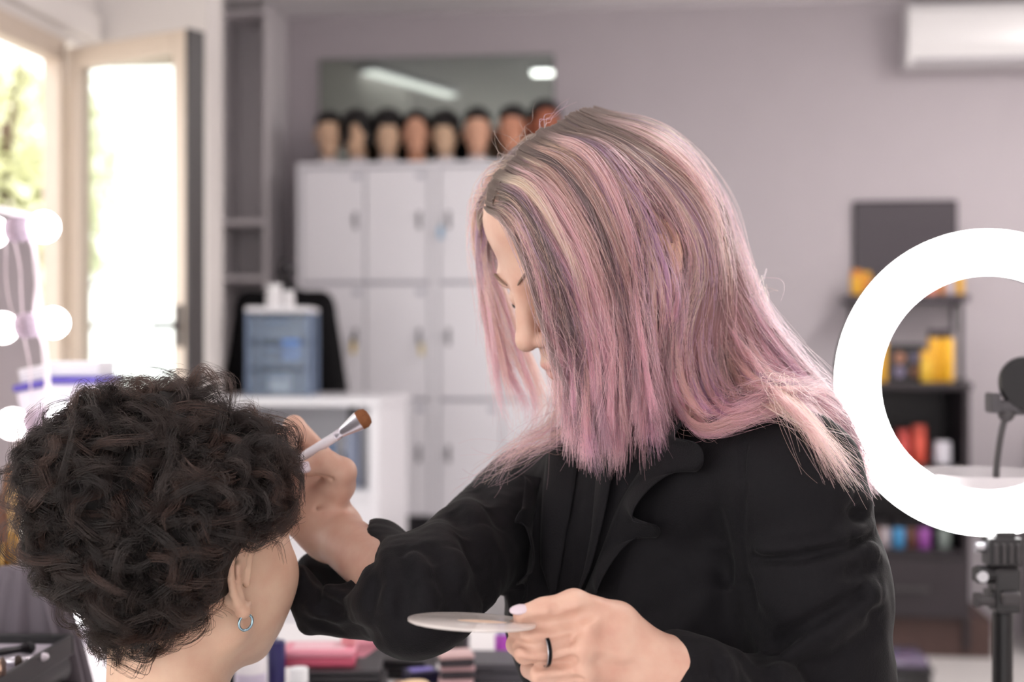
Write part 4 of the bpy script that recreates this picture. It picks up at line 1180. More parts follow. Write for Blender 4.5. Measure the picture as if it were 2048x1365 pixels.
# right hand, holding the brush
wb_.limb(WRR, A(608, 1000, 1.445), .026, .024, .015)
wb_.limb(WRR, A(560, 1005, 1.452), .024, .020, .02)
wb_.limb(A(640, 1020, 1.43), A(676, 968, 1.415), .021, .0165, .014)
wb_.limb(A(600, 985, 1.445), A(632, 925, 1.455), .02, .014, .014)
wb_.limb(A(575, 985, 1.45), A(590, 930, 1.462), .02, .014, .014)
wb_.limb(A(555, 1000, 1.455), A(556, 955, 1.462), .018, .013, .014)
R_t = [A(676, 972, 1.413), A(683, 945, 1.404), A(652, 926, 1.395), A(618, 937, 1.392)]
wb_.chain(R_t, [.0165, .0140, .0118, .0088], .006)
R_i = [A(652, 925, 1.448), A(588, 853, 1.447), A(577, 893, 1.425), A(583, 918, 1.413)]
R_m = [A(612, 925, 1.458), A(548, 876, 1.448), A(556, 925, 1.424), A(573, 950, 1.412)]
R_r = [A(582, 940, 1.464), A(528, 915, 1.452), A(545, 960, 1.428), A(566, 982, 1.416)]
R_p = [A(556, 962, 1.464), A(515, 950, 1.455), A(532, 995, 1.434), A(552, 1012, 1.422)]
for pts, rs in ((R_i, (.0125, .0108, .0092, .0078)), (R_m, (.0125, .0108, .0092, .008)), (R_r, (.0115, .0102, .0088, .0076)), (R_p, (.0105, .009, .008, .007))):
    finger(pts, rs, .003)
# skin creases at the thumb and palm
wb_.limb(A(632, 950, 1.388), A(664, 958, 1.392), .0014, .0018, .003, '-')
wb_.limb(A(612, 1030, 1.419), A(668, 1000, 1.395), .0012, .0012, .005, '-')

# lines between the fingers of the closed hand, knuckles, creases
hand_c = A(1160, 1290, 1.14)
lh_ = Body(); lh_.prims = [q for q in wb_.prims if np.linalg.norm(q[1] - hand_c) < .11 and q[2] < .12]
def hit0(body, u, v):
    d = np.array(P(u, v, 1.0)) - np.array([0, 0, CAMZ]); y = .98
    for _ in range(60):
        p = np.array([[0, 0, CAMZ]]) + d[None] * y
        s = float(body.eval(p)[0])
        if s < .0004: return p[0]
        y += s * .85
    return None
SK = []
def line(px, depth, w):
    q = [x for x in (hit0(lh_, u, v) for u, v in px) if x is not None]
    SK.extend((a_, b_, depth, w) for a_, b_ in zip(q, q[1:]))
line([(1062, 1250), (1100, 1249), (1140, 1242), (1172, 1230)], .009, .005)
line([(1172, 1230), (1200, 1222)], .003, .005)
line([(1030, 1288), (1062, 1296), (1100, 1293), (1140, 1282)], .0055, .0032)
line([(1046, 1327), (1080, 1331), (1120, 1326), (1150, 1318)], .0055, .0032)
line([(1085, 1366), (1120, 1366), (1160, 1358)], .005, .0032)
line([(1105, 1213), (1107, 1230)], .0012, .002); line([(1116, 1211), (1118, 1229)], .001, .002)
line([(1160, 1262), (1150, 1280)], .0015, .005)
line([(1162, 1301), (1163, 1303)], -.0035, .010); line([(1160, 1344), (1162, 1345)], -.0035, .009); line([(1165, 1256), (1170, 1256)], -.0025, .010)
line([(1190, 1302), (1250, 1315), (1310, 1325)], -.0015, .006); line([(1195, 1330), (1250, 1338), (1310, 1340)], .0012, .008)
def skin_lines(p):
    d = np.zeros(len(p)); c = p.mean(0)
    if np.linalg.norm(c - hand_c) > .14: return d
    for a_, b_, dp, w in SK:
        ba = b_ - a_; pa = p - a_
        h_ = np.clip(pa @ ba / max(ba @ ba, 1e-9), 0, 1)
        d += dp * np.exp(-(((pa - h_[:, None] * ba) ** 2).sum(1)) / w ** 2)
    return d
wb_.custom(skin_lines, hand_c, 3, 0, 'd')
M_skin = bpy.data.materials.new('skin')
M_skin.use_nodes = True
def skin_nodes(m, base, red, mole):
    nt = m.node_tree; b = nt.nodes['Principled BSDF']
    tc = nt.nodes.new('ShaderNodeTexCoord')
    n1 = nt.nodes.new('ShaderNodeTexNoise'); n1.inputs['Scale'].default_value = 45; n1.inputs['Detail'].default_value = 5
    n2 = nt.nodes.new('ShaderNodeTexNoise'); n2.inputs['Scale'].default_value = 900; n2.inputs['Detail'].default_value = 2
    nt.links.new(tc.outputs['Object'], n1.inputs['Vector']); nt.links.new(tc.outputs['Object'], n2.inputs['Vector'])
    mx = nt.nodes.new('ShaderNodeMix'); mx.data_type = 'RGBA'
    mx.inputs[6].default_value = base; mx.inputs[7].default_value = red
    mr = nt.nodes.new('ShaderNodeMapRange'); mr.inputs[1].default_value = .35; mr.inputs[2].default_value = .75
    nt.links.new(n1.outputs['Fac'], mr.inputs[0]); nt.links.new(mr.outputs[0], mx.inputs[0])
    at = nt.nodes.new('ShaderNodeAttribute'); at.attribute_name = 'lip'
    m2 = nt.nodes.new('ShaderNodeMix'); m2.data_type = 'RGBA'
    nt.links.new(at.outputs['Fac'], m2.inputs[0]); nt.links.new(mx.outputs[2], m2.inputs[6]); m2.inputs[7].default_value = srgb(200, 136, 126)
    nt.links.new(m2.outputs[2], b.inputs['Base Color'])
    bp = nt.nodes.new('ShaderNodeBump'); bp.inputs['Strength'].default_value = .12; bp.inputs['Distance'].default_value = .0006
    nt.links.new(n2.outputs['Fac'], bp.inputs['Height']); nt.links.new(bp.outputs['Normal'], b.inputs['Normal'])
    b.inputs['Roughness'].default_value = .48
    b.inputs['Subsurface Weight'].default_value = .1
    b.inputs['Subsurface Radius'].default_value = (1, .35, .2)
    b.inputs['Subsurface Scale'].default_value = .005
    b.inputs['Specular IOR Level'].default_value = .4
skin_nodes(M_skin, srgb(214, 175, 156), srgb(203, 156, 138), None)
def lip_attr(me, h):
    n = len(me.vertices)
    co = np.empty(n * 3, np.float32); me.vertices.foreach_get('co', co)
    q = h.local(co.reshape(-1, 3))
    d = ((q[:, 1] / .021) ** 2 + ((q[:, 2] + .0565) / .0105) ** 2)
    f = np.clip((1.15 - d) * 4, 0, 1) * (q[:, 0] > .088) * .7
    a = me.attributes.new('lip', 'FLOAT', 'POINT'); a.data.foreach_set('value', f.astype(np.float32))

wv, wq = wb_.mesh(.0017)
w_me = mesh_from('person', wv, wq)
lip_attr(w_me, WH)
woman = link('person', w_me, M_skin)
tag(woman, 'woman with long pink hair in a black ruffled blouse, bending over with a brush', 'person')

# nails
M_nail = mat('pale_lilac_nail_polish', srgb(214, 196, 206), .12, var=.03, coat=1)
def nail(tip, prev, out, r, parent, off=.0):
    tip, prev = Vector(tip), Vector(prev)
    t = (tip - prev).normalized()
    o = Vector(out); o = (o - o.dot(t) * t).normalized()
    s = t.cross(o)
    m = Matrix((( s.x, t.x, o.x, 0), (s.y, t.y, o.y, 0), (s.z, t.z, o.z, 0), (0, 0, 0, 1)))
    c = tip + o * (r * .74) + t * (r * .35 + off)
    bm = nb()
    bmesh.ops.create_uvsphere(bm, u_segments=16, v_segments=10, radius=1, matrix=Matrix.Translation(c) @ m @ Matrix.Diagonal((r * .68, r * .98, r * .34, 1)))
    return build('fingernail', bm, M_nail, parent, smooth=180)
nail(A(1048, 1232, 1.121), A(1088, 1225, 1.124), (-.15, -.45, .9), .0088, woman)
nail(R_t[3], R_t[2], (-.2, -.9, .25), .0088, woman)
nail(R_i[3], R_i[2], (.2, -.9, .1), .0078, woman)
nail(R_m[3], R_m[2], (.1, -.95, .1), .008, woman)
nail(R_r[3], R_r[2], (.1, -.95, .1), .0076, woman)
nail(R_p[3], R_p[2], (.1, -.95, .1), .007, woman)
# brows and lashes of the lowered eyes
M_brow = mat('brow_hair_brown', srgb(124, 98, 84), .7)
for m in (1, -1):
    bpts = [WH(.0995 - .0004 * k * k, m * (.012 + .0075 * k), .0355 + .0035 * min(k, 3) - .002 * max(k - 3, 0)) for k in range(6)]
    part('eyebrow', M_brow, woman, lambda bm: tube(bm, bpts, [.0007, .0013, .0015, .0013, .001, .0005], 6, 4), smooth=180)
    lp = [WH(.0935 - .0012 * abs(k - 1.5) ** 2, m * (.021 + .0072 * k), .0075 + .0016 * abs(k - 1.5)) for k in range(4)]
    part('eyelashes', mat('dark_lashes', srgb(46, 36, 34), .6), woman, lambda bm: tube(bm, lp, [.0006, .0012, .0012, .0006], 6, 4), smooth=180)

# ---- blouse
bl = Body()
bl.limb(SHL + [-.005, .005, -.005], SHR + [.01, -.005, -.0], .058, .055, .04)
bl.limb(NB + [0, 0, -.01], CHC + [0, 0, .05], .075, .10, .05)
bl.ell(CHC + [.004, .0, -.01], (.168, .112, .21), [CH_S, CH_N, UPZ], .05)
bl.ell(CHC + .055 * CH_N + .07 * CH_S - .035 * UPZ, (.068, .066, .072), [CH_S, CH_N, UPZ], .04)
bl.ell(CHC + .055 * CH_N - .07 * CH_S - .035 * UPZ, (.068, .066, .072), [CH_S, CH_N, UPZ], .04)
bl.limb(CHC - [0, 0, .12], WST, .118, .108, .05)
bl.limb(WST, PEL - [0, 0, .04], .110, .135, .06)
# left sleeve
bl.limb(SHL + [.008, .008, -.008], A(1632, 1180, 1.262), .058, .059, .03)
bl.limb(A(1632, 1180, 1.262), ELL, .059, .056, .03)
bl.limb(ELL, A(1480, 1428, 1.20), .054, .050, .03)
bl.limb(A(1480, 1428, 1.20), A(1395, 1362, 1.178), .048, .036, .018)
bl.limb(A(1410, 1372, 1.18), A(1368, 1350, 1.172), .0355, .0345, .006)
# right sleeve
bl.limb(SHR, ELR, .054, .048, .03)
bl.limb(ELR, A(760, 1165, 1.35), .047, .043, .025)
bl.limb(A(752, 1110, 1.39), A(735, 1170, 1.365), .036, .045, .02)
bl.limb(A(735, 1172, 1.36), A(655, 1185, 1.365), .042, .034, .025)
bl.limb(A(632, 1165, 1.37), A(614, 1250, 1.365), .022, .009, .015)
bl.limb(A(660, 1205, 1.36), A(760, 1215, 1.33), .024, .026, .02)
bl.limb(A(640, 1150, 1.47), A(700, 1190, 1.45), .026, .03, .02)
bl.limb(A(668, 1120, 1.30), A(640, 1010, 1.36), .036, .040, .008, '-')
bl.limb(A(676, 1115, 1.36), A(650, 1030, 1.41), .034, .040, .008, '-')
# open cuff round the bare right forearm
cdir = WRR - A(730, 1165, 1.375); cdir /= np.linalg.norm(cdir)
bl.limb(A(712, 1150, 1.385), WRR + .05 * cdir, .0325, .044, .010, '-')
# cloth folds
def fold_field(p):
    d = np.zeros(len(p))
    # creases on the back of the left sleeve, running across it
    def crease(a, b, depth, wdt, rad=None):
        a, b = np.array(a), np.array(b)
        ba = b - a; L2 = ba @ ba
        pa = p - a
        h = np.clip(pa @ ba / L2, 0, 1)
        r = np.sqrt(((pa - h[:, None] * ba) ** 2).sum(1))
        return -depth * np.exp(-(r / wdt) ** 2) * np.sin(np.pi * np.clip(h, .02, .98)) ** .5
    c = p.mean(0); rad = np.sqrt(((p - c) ** 2).sum(1).max())
    for f in FOLDS:
        a, b = f[0], f[1]; ba = b - a
        hh_ = np.clip((c - a) @ ba / (ba @ ba), 0, 1)
        if np.linalg.norm(c - a - hh_ * ba) < rad + 3 * f[3]:
            d += crease(*f)
    d += .0016 * vnoise(p, 60, 3) + .0009 * vnoise(p, 140, 5)
    return d
FOLDS = []
def fold(pts, depth, wdt):
    """a ridge (depth > 0) or valley (depth < 0) along pixels that lie on the cloth"""
    q = [hit(bl, u, v) for u, v in pts]
    q = [x for x in q if x is not None]
    for a_, b_ in zip(q, q[1:]):
        FOLDS.append((a_, b_, depth, wdt))
def hit(body, u, v, infl=0.0, y0=.95, y1=2.2):
    d = np.array(P(u, v, 1.0)) - np.array([0, 0, CAMZ])
    y = y0
    for _ in range(60):
        p = np.array([[0, 0, CAMZ]]) + d[None] * y
        s = float(body.eval(p)[0]) - infl
        if s < .0006: return p[0]
        y += s * .85
        if y > y1: return None
    return p[0]
V, Rg = -.0125, .0115
# back of the left sleeve
fold([(1500, 1118), (1600, 1112), (1690, 1092), (1750, 1066)], V, .006); fold([(1510, 1104), (1610, 1096), (1700, 1072), (1745, 1048)], Rg, .008)
fold([(1540, 1300), (1620, 1250), (1700, 1205), (1752, 1170)], V, .007); fold([(1560, 1318), (1640, 1270), (1710, 1226), (1756, 1196)], Rg, .009)
fold([(1690, 1150), (1725, 1140), (1755, 1128)], V, .006); fold([(1700, 1022), (1730, 1035), (1748, 1030)], V, .008); fold([(1650, 975), (1700, 990), (1738, 1010)], Rg, .010)
fold([(1730, 1100), (1756, 1108)], Rg * 1.3, .008); fold([(1728, 1180), (1756, 1186)], Rg * 1.3, .008); fold([(1735, 1215), (1758, 1240)], V, .007)
fold([(1620, 1370), (1700, 1300), (1760, 1250)], V * .8, .009)
# armhole seam and the shade under the arm
fold([(1492, 880), (1484, 980), (1482, 1080), (1484, 1150)], V * .55, .0035)
fold([(1484, 1150), (1498, 1230), (1530, 1330), (1545, 1400)], V * 1.6, .011)
fold([(1420, 1060), (1350, 1130), (1270, 1215)], V * .6, .014); fold([(1450, 1150), (1380, 1230), (1320, 1290)], Rg * .6, .014); fold([(1430, 1010), (1440, 1100), (1450, 1180)], V * .5, .012)
# right sleeve, crumpled at the elbow and cuff
fold([(948, 975), (980, 1010), (1005, 1060)], V * .62, 0.010); fold([(925, 1000), (960, 1050), (985, 1110)], Rg * .55, 0.013); fold([(900, 1020), (935, 1075), (950, 1140)], V * .62, 0.010)
fold([(870, 1050), (905, 1100), (920, 1170)], Rg * .55, 0.013); fold([(838, 1085), (880, 1130), (900, 1200)], V * .62, 0.011); fold([(815, 1100), (845, 1160), (850, 1240)], Rg * .55, 0.013)
fold([(795, 1090), (815, 1160), (805, 1250)], V * .62, 0.010); fold([(770, 1080), (785, 1160), (770, 1240)], Rg * .55, 0.011); fold([(748, 1070), (758, 1150), (740, 1220)], V * .62, 0.009)
fold([(600, 1160), (640, 1200), (690, 1225)], V * .62, 0.009); fold([(610, 1200), (650, 1240), (720, 1255)], Rg * .55, 0.010); fold([(640, 1180), (690, 1200), (740, 1210)], Rg * .55, 0.009); fold([(620, 1240), (680, 1268), (760, 1268)], V * .62, 0.009)
fold([(870, 1250), (930, 1200), (990, 1150)], V * .62, 0.011); fold([(900, 1270), (960, 1225), (1000, 1180)], Rg * .55, 0.013)
# cuff of the left sleeve
fold([(1400, 1325), (1412, 1365)], V * .7, .005); fold([(1430, 1318), (1440, 1365)], V, .006); fold([(1448, 1312), (1460, 1365)], Rg, .007); fold([(1490, 1320), (1540, 1365)], V, .009); fold([(1530, 1330), (1600, 1365)], Rg, .010)
fold([(1100, 1210), (1080, 1290), (1060, 1364)], V, .012); fold([(1040, 1180), (1030, 1270), (1030, 1364)], Rg, .012)
bl.custom(lambda p: fold_field(p), (.1, 1.4, 1.1), 5, 0, 'd')
M_cloth = mat('black_crepe', srgb(14, 12, 16), .75, var=.08, scale=700, bump=.25, sheen=.03, spec=.2)
bv, bq = bl.mesh(.0027)
b_me = mesh_from('blouse', bv, bq)
blouse = link('blouse', b_me, M_cloth, woman)
blouse['label'] = 'black crepe blouse with ruffles'

def ruffle(seam, outer, waves, amp, phase=0.0, lift=.006, shift=.016, wvar=.3):
    """a gathered strip: seam on the cloth, free outer edge waving off it"""
    n, m = 150, 11
    S = catmull(hits(seam), n); O = catmull(hits(outer), n)
    bm = nb(); g = []
    for i in range(n):
        t = i / (n - 1); row = []
        ph = 2 * math.pi * waves * t + phase
        wv_ = math.sin(ph); wv2 = math.cos(ph)
        end = min(1.0, (1 - t) * 5 + .12)
        w_ = O[i] - S[i]
        al = S[min(i + 2, n - 1)] - S[max(i - 2, 0)]; al /= np.linalg.norm(al)
        nrm = np.cross(al, w_); nrm /= np.linalg.norm(nrm)
        if nrm[1] > 0: nrm = -nrm
        for j in range(m):
            s = j / (m - 1)
            q = S[i] + w_ * s * (1 + wvar * wv_) * end
            q = q + nrm * (lift * math.sin(s * 2.2) + amp * s ** 1.2 * (1.05 + wv2) * .5 * end + .0025) + al * s ** 1.6 * end * (shift * .62 * wv2 - shift * .3 * math.sin(2 * ph))
            row.append(bm.verts.new(q))
        g.append(row)
    for i in range(n - 1):
        for j in range(m - 1):
            bm.faces.new((g[i][j], g[i + 1][j], g[i + 1][j + 1], g[i][j + 1]))
    o = build('ruffle', bm, M_cloth, blouse, smooth=180)
    md = o.modifiers.new('thick', 'SOLIDIFY'); md.thickness = .0011
    return o
def hits(px):
    q = [hit(bl, u, v) for u, v in px]
    return [x for x in q if x is not None]
ruffle([(1350, 830), (1290, 930), (1240, 1010), (1205, 1100), (1165, 1200)], [(1450, 840), (1390, 940), (1330, 1020), (1285, 1100), (1215, 1215)], 3.0, .026, phase=2.6, shift=.02, wvar=.38)
ruffle([(1120, 860), (1085, 960), (1062, 1040), (1052, 1130), (1045, 1200)], [(1085, 860), (1045, 960), (1024, 1040), (1020, 1120), (1026, 1210)], 2.6, .014, phase=2.0, shift=.014, wvar=.35)
ruffle([(1205, 860), (1195, 980), (1185, 1080), (1160, 1200)], [(1245, 860), (1228, 980), (1208, 1080), (1175, 1205)], .6, .006, phase=1.0, shift=.004, wvar=.1)
ruffle([(1170, 860), (1150, 990), (1130, 1100), (1115, 1200)], [(1125, 860), (1103, 990), (1090, 1100), (1090, 1205)], .7, .005, phase=0.0, shift=.004, wvar=.1)
# trousers and shoes (below the picture)
tr_ = Body()
for s in (1, -1):
    hp = PEL + CH_S * .085 * s + [0, 0, -.03]
    kn = hp + CH_N * .03 + [0, 0, -.39]; an = kn - CH_N * .02 + [0, 0, -.36]
    tr_.limb(hp, kn, .088, .06, .04).limb(kn, an, .06, .05, .02)
tr_.limb(PEL + CH_S * .07, PEL - CH_S * .07, .11, .11, .04)
soft('trousers', tr_, .012, mat('black_trouser_cloth', srgb(24, 23, 27), .8), woman)
for s in (1, -1):
    an = PEL + CH_S * .085 * s + CH_N * .01
    sb_ = Body()
    sb_.limb([an[0] - CH_N[0] * .03, an[1] - CH_N[1] * .03, .035], [an[0] + CH_N[0] * .15, an[1] + CH_N[1] * .15, .028], .034, .027, .02)
    sb_.limb([an[0], an[1], .05], [an[0], an[1], .1], .04, .042, .02)
    soft('shoe', sb_, .006, mat('black_shoe', srgb(20, 19, 21), .4), woman)

# ---- ring on her finger, disc and brush in her hands
rc_ = Vector(L_m[0] * .32 + L_m[1] * .68)
rd = Vector(L_m[1] - L_m[0]).normalized()
fr_ = wthing('finger_ring', 0, 0, 0, 'black band ring worn on the finger below the disc', 'ring')
fr_.location = rc_; fr_.rotation_mode = 'QUATERNION'; fr_.rotation_quaternion = rd.to_track_quat('Z', 'Y')
part('band', mat('black_steel', srgb(28, 28, 32), .18, .9), fr_, lambda bm: lathe(bm, [(.0118, -.0018), (.0126, -.0016), (.0126, .0016), (.0118, .0018), (.0112, .0016), (.0112, -.0016), (.0118, -.0018)], 40), smooth=60)
part('bevel_edge', M_chrome, fr_, lambda bm: lathe(bm, [(.0117, .0018), (.0126, .0019), (.0127, .0014), (.0117, .0014)], 40), smooth=60)
dc = P(944, 1246, 1.115)
disc = wthing('mixing_disc', 0, 0, 0, 'round clear mixing disc held flat between thumb and finger', 'palette')
disc.location = dc; disc.rotation_euler = (R(-4.2), R(3.0), 0)
dr_ = 129 / FPX * 1.115
M_disc = mat('clear_acrylic_disc', srgb(236, 226, 222), .12, var=.03, alpha=.6, coat=.5)
part('plate', M_disc, disc, lambda bm: lathe(bm, [(0, -.001), (dr_ - .001, -.001), (dr_, -.0003), (dr_, .0014), (dr_ - .001, .002), (0, .002)], 72), smooth=40)
part('cream_smear', mat('beige_cream', srgb(212, 184, 164), .45), disc, lambda bm: lathe(bm, [(0, .0021), (.013, .0021), (.009, .0026), (0, .0028)], 24, Matrix.Diagonal((1.5, .7, 1, 1)), (.008, -.006, 0)), smooth=60)
bt = brush(P(470, 1004, 1.418), P(738, 830, 1.402), .0062, srgb(240, 234, 242), srgb(216, 210, 220), srgb(128, 78, 46), 'white brush with a flat brown tip held up in her fingers', None, fl=.18, tl=.07, flat=.45, wide=1.6)
# ---------------------------------------------------------------- her long hair
hb_ = Body()
hx_ = WH.ax()
hb_.ell(WH(-.004, 0, .05), np.array([.096, .074, .086]) * 1.03, hx_, .012)
hb_.ell(WH(.034, 0, -.025), np.array([.060, .056, .086]) * 1.03, hx_, .02)
hb_.limb(WH(-.028, 0, -.03), NB, .055, .055, .03)
def surf(p):
    return np.minimum(hb_.eval(p), bl_lite.eval(p))
bl_lite = Body(); bl_lite.prims = [q for q in bl.prims if q[4] == '+']
def place(ctrl, default=1.40):
    """ctrl: list of guides of (u, v, m): m < .5 is a height over head or blouse, otherwise a depth"""
    flat = [c for g in ctrl for c in g]
    n = len(flat)
    D = np.array([np.array(P(u, v, 1.0)) - [0, 0, CAMZ] for u, v, m in flat])
    inf = np.array([m for u, v, m in flat])
    y = np.full(n, .95); ok = np.zeros(n, bool)
    for _ in range(70):
        p = D * y[:, None] + [0, 0, CAMZ]
        s = surf(p) - inf
        ok |= s < .0006
        y = np.where(ok, y, y + np.maximum(s, .0004) * .75)
        if ok.all(): break
    miss = ~ok | (y > 1.75)
    out = []; k = 0
    for g in ctrl:
        yy = []
        for c in g:
            yy.append(c[2] if c[2] > .5 else (np.nan if miss[k] else y[k])); k += 1
        yy = np.array(yy)
        bad = np.isnan(yy)
        if bad.all(): yy[:] = default
        elif bad.any():
            i = np.arange(len(yy)); yy[bad] = np.interp(i[bad], i[~bad], yy[~bad])
        out.append(np.array([np.array(P(c[0], c[1], q)) for c, q in zip(g, yy)]))
    return out
def sm(a, b, x):
    t = np.clip((x - a) / (b - a), 0, 1); return t * t * (3 - 2 * t)

LIN = lambda r, g, b: np.array(srgb(r, g, b)[:3])
ROOT = LIN(104, 84, 76)
TONES = [LIN(226, 184, 192), LIN(228, 192, 170), LIN(196, 160, 194), LIN(134, 108, 102), LIN(212, 164, 176), LIN(238, 208, 188), LIN(100, 80, 78), LIN(198, 160, 148), LIN(168, 134, 146), LIN(232, 190, 188)]
PINK = LIN(220, 154, 182)
TONES = [(c * 1.12).clip(0, .92) for c in TONES]; PINK = (PINK * 1.08).clip(0, .92)
PATHS, RADS, COLS = [], [], []
def sheet(guides, n, ncl, thick, seed, K=28, spread=1.0, rootdark=.22, pink=.5, jit=.003, minlen=.78, clump=.88, fly=.03, end_flare=.004, tone_shift=0):
    r = np.random.default_rng(seed)
    G = np.stack([catmull(g, K) for g in place(guides)])
    m = len(G)
    def across(t, k):          # position on guide surface at (t, k) ; t (n,)
        t = np.clip(t, 0, m - 1 - 1e-6); i = t.astype(int); f = (t - i)[:, None]
        g = lambda j: G[np.clip(j, 0, m - 1), k]
        p0, p1, p2, p3 = g(i - 1), g(i), g(i + 1), g(i + 2)
        return .5 * (2 * p1 + (p2 - p0) * f + (2 * p0 - 5 * p1 + 4 * p2 - p3) * f ** 2 + (3 * p1 - p0 - 3 * p2 + p3) * f ** 3)
    t = r.uniform(0, m - 1, n)
    tc = np.sort(r.uniform(0, m - 1, ncl))
    ci = np.argmin(np.abs(t[:, None] - tc[None]), 1)
    lay = r.uniform(0, 1, n) ** .7
    clay = r.uniform(0, 1, ncl)
    layer = .45 * lay + .55 * clay[ci]
    L = (r.uniform(minlen, 1.0, ncl)[ci] * r.uniform(.9, 1.0, n)) * np.where(r.uniform(size=n) < .2, .9, 1) * np.where(r.uniform(size=n) < .1, 1.08, 1); L = np.minimum(L, 1.0)
    cph = r.uniform(0, 6.28, (ncl, 3)); sph = r.uniform(0, 6.28, (n, 3))
    cw = r.uniform(.7, 1.5, ncl); sw = r.uniform(.6, 2.2, n)
    isfly = r.uniform(size=n) < fly
    path = np.zeros((n, K, 3)); col = np.zeros((n, K, 3)); rad = np.zeros((n, K))
    ctone = r.integers(0, len(TONES), ncl) if not tone_shift else r.choice([0, 1, 5, 9, 4], ncl)
    tone = np.array(TONES)[ctone[ci]] * r.normal(1, .13, (n, 1)).clip(.6, 1.35)
    rdk = rootdark * r.uniform(.5, 1.5, ncl)[ci]
    pk = pink * r.uniform(.5, 1.4, ncl)[ci]
    tip = r.normal(0, 1, (n, 3))
    for j in range(K):
        s = L * j / (K - 1)                    # own parameter on the guide
        kk = s * (K - 1); k0 = np.minimum(kk.astype(int), K - 2); fk_ = (kk - k0)[:, None]
        cl = clump * sm(.05, .9, s)
        # strands of a lock draw together on their way down, then feather out
        feather = sm(.9, 1.0, s) * .15
        tt = t + (tc[ci] - t) * (cl - feather)
        p = np.zeros((n, 3))
        for kq in range(K):
            msk = k0 == kq
            if msk.any():
                p[msk] = across(tt[msk], kq) * (1 - fk_[msk]) + across(tt[msk], kq + 1) * fk_[msk]
        nrm = p - WH(-.02, 0, .01); nrm = nrm - np.maximum(nrm @ WH.F, 0)[:, None] * WH.F[None] * .85; nrm /= np.linalg.norm(nrm, axis=1)[:, None]
        cam_n = np.array([-.1, -1, .25]) / 1.04
        w = sm(.25, .6, s)[:, None]
        nrm = nrm * (1 - w) + cam_n * w
        th = thick * (.35 + .65 * sm(0, .3, s))
        p = p + nrm * (th * layer)[:, None]
        wob = np.sin(s[:, None] * 6.3 * cw[ci][:, None] + cph[ci]) * (.006 * s * spread)[:, None]
        wob += np.sin(s[:, None] * 6.3 * sw[:, None] + sph) * (jit * s * np.where(isfly, 5.0, 1.0))[:, None]
        wob += tip * (end_flare * sm(.75, 1, s))[:, None]
        wob += np.where(isfly, .010, 0)[:, None] * nrm * sm(.0, .25, s)[:, None]
        path[:, j] = p + wob
        c = ROOT[None] + (tone - ROOT[None]) * sm(0.08, 1.0, s / np.maximum(rdk, .02))[:, None]
        pkk = (pk * (.18 + .82 * sm(.3, .95, s)) * sm(.1, .3, s))[:, None]
        c = c * (1 - pkk) + PINK[None] * pkk * (tone.mean(1) / .5).clip(.55, 1.25)[:, None]
        col[:, j] = c.clip(0.01, .95)
        rad[:, j] = .00026 * (1 - .75 * j / (K - 1))
    rad *= r.uniform(.7, 1.25, (n, 1))
    PATHS.append(path); RADS.append(rad); COLS.append(col)

h = .013
near = [
    [(976, 428, h), (1016, 462, h), (1062, 552, h), (1080, 620, .014), (1102, 700, 1.345), (1128, 790, 1.335), (1146, 905, 1.335)],
    [(978, 404, h), (1044, 452, h), (1090, 555, h), (1118, 665, .014), (1144, 770, 1.33), (1164, 925, 1.325)],
    [(987, 372, h), (1056, 420, h), (1122, 540, h), (1164, 660, .012), (1188, 770, 1.325), (1200, 945, 1.315)],
    [(1018, 340, h), (1090, 395, h), (1160, 520, h), (1202, 650, .012), (1222, 770, 1.325), (1228, 955, .012)],
    [(1042, 310, h), (1122, 365, h), (1195, 490, h), (1240, 630, .012), (1258, 760, 1.325), (1258, 960, .012)],
    [(1070, 284, h), (1160, 345, h), (1230, 470, h), (1268, 600, .012), (1284, 740, 1.33), (1292, 940, .012)],
    [(1098, 262, h), (1195, 325, h), (1256, 430, h), (1284, 540, .014), (1292, 660, 1.34), (1302, 780, 1.335), (1330, 895, .012)],
]
back = [
    [(1118, 252, h), (1235, 325, h), (1325, 440, h), (1362, 540, .010), (1345, 670, 1.365), (1345, 790, 1.35), (1395, 866, .012), (1470, 850, .012), (1545, 815, .012)],
    [(1135, 243, h), (1265, 325, h), (1362, 450, h), (1398, 570, .012), (1390, 700, 1.385), (1412, 800, 1.36), (1470, 838, .016), (1560, 800, .014), (1622, 790, .014)],
    [(1150, 236, h), (1285, 318, h), (1384, 450, h), (1428, 580, 1.40), (1445, 700, 1.40), (1480, 782, 1.37), (1552, 796, .022), (1640, 780, 1.36)],
    [(1165, 230, h), (1300, 305, h), (1396, 430, h), (1450, 565, 1.42), (1496, 680, 1.41), (1552, 758, 1.38), (1622, 790, 1.36), (1690, 850, 1.345)],
    [(1180, 226, 1.44), (1305, 280, 1.44), (1398, 400, 1.44), (1462, 535, 1.43), (1526, 658, 1.41), (1592, 745, 1.39), (1650, 810, 1.365), (1700, 895, 1.345), (1740, 965, 1.335)],
    [(1195, 225, 1.48), (1310, 275, 1.48), (1402, 395, 1.48), (1466, 525, 1.46), (1532, 650, 1.43), (1600, 740, 1.41), (1662, 805, 1.385), (1715, 900, 1.36), (1756, 980, 1.345)],
]
far = [
    [(990, 418, h), (974, 440, 1.43), (964, 490, 1.455), (964, 560, 1.475), (976, 660, 1.485), (990, 750, 1.485), (1003, 855, 1.48)],
    [(992, 400, h), (970, 425, 1.45), (962, 500, 1.48), (978, 620, 1.495), (1006, 740, 1.495), (1035, 840, 1.485), (1040, 880, 1.48)],
    [(1020, 340, h), (980, 395, 1.46), (972, 500, 1.50), (1000, 620, 1.51), (1042, 740, 1.505), (1076, 830, 1.49), (1050, 890, 1.47)],
    [(1040, 315, h), (1000, 370, 1.47), (990, 500, 1.52), (1040, 640, 1.52), (1085, 760, 1.505), (1095, 840, 1.48), (1010, 910, 1.45)],
]
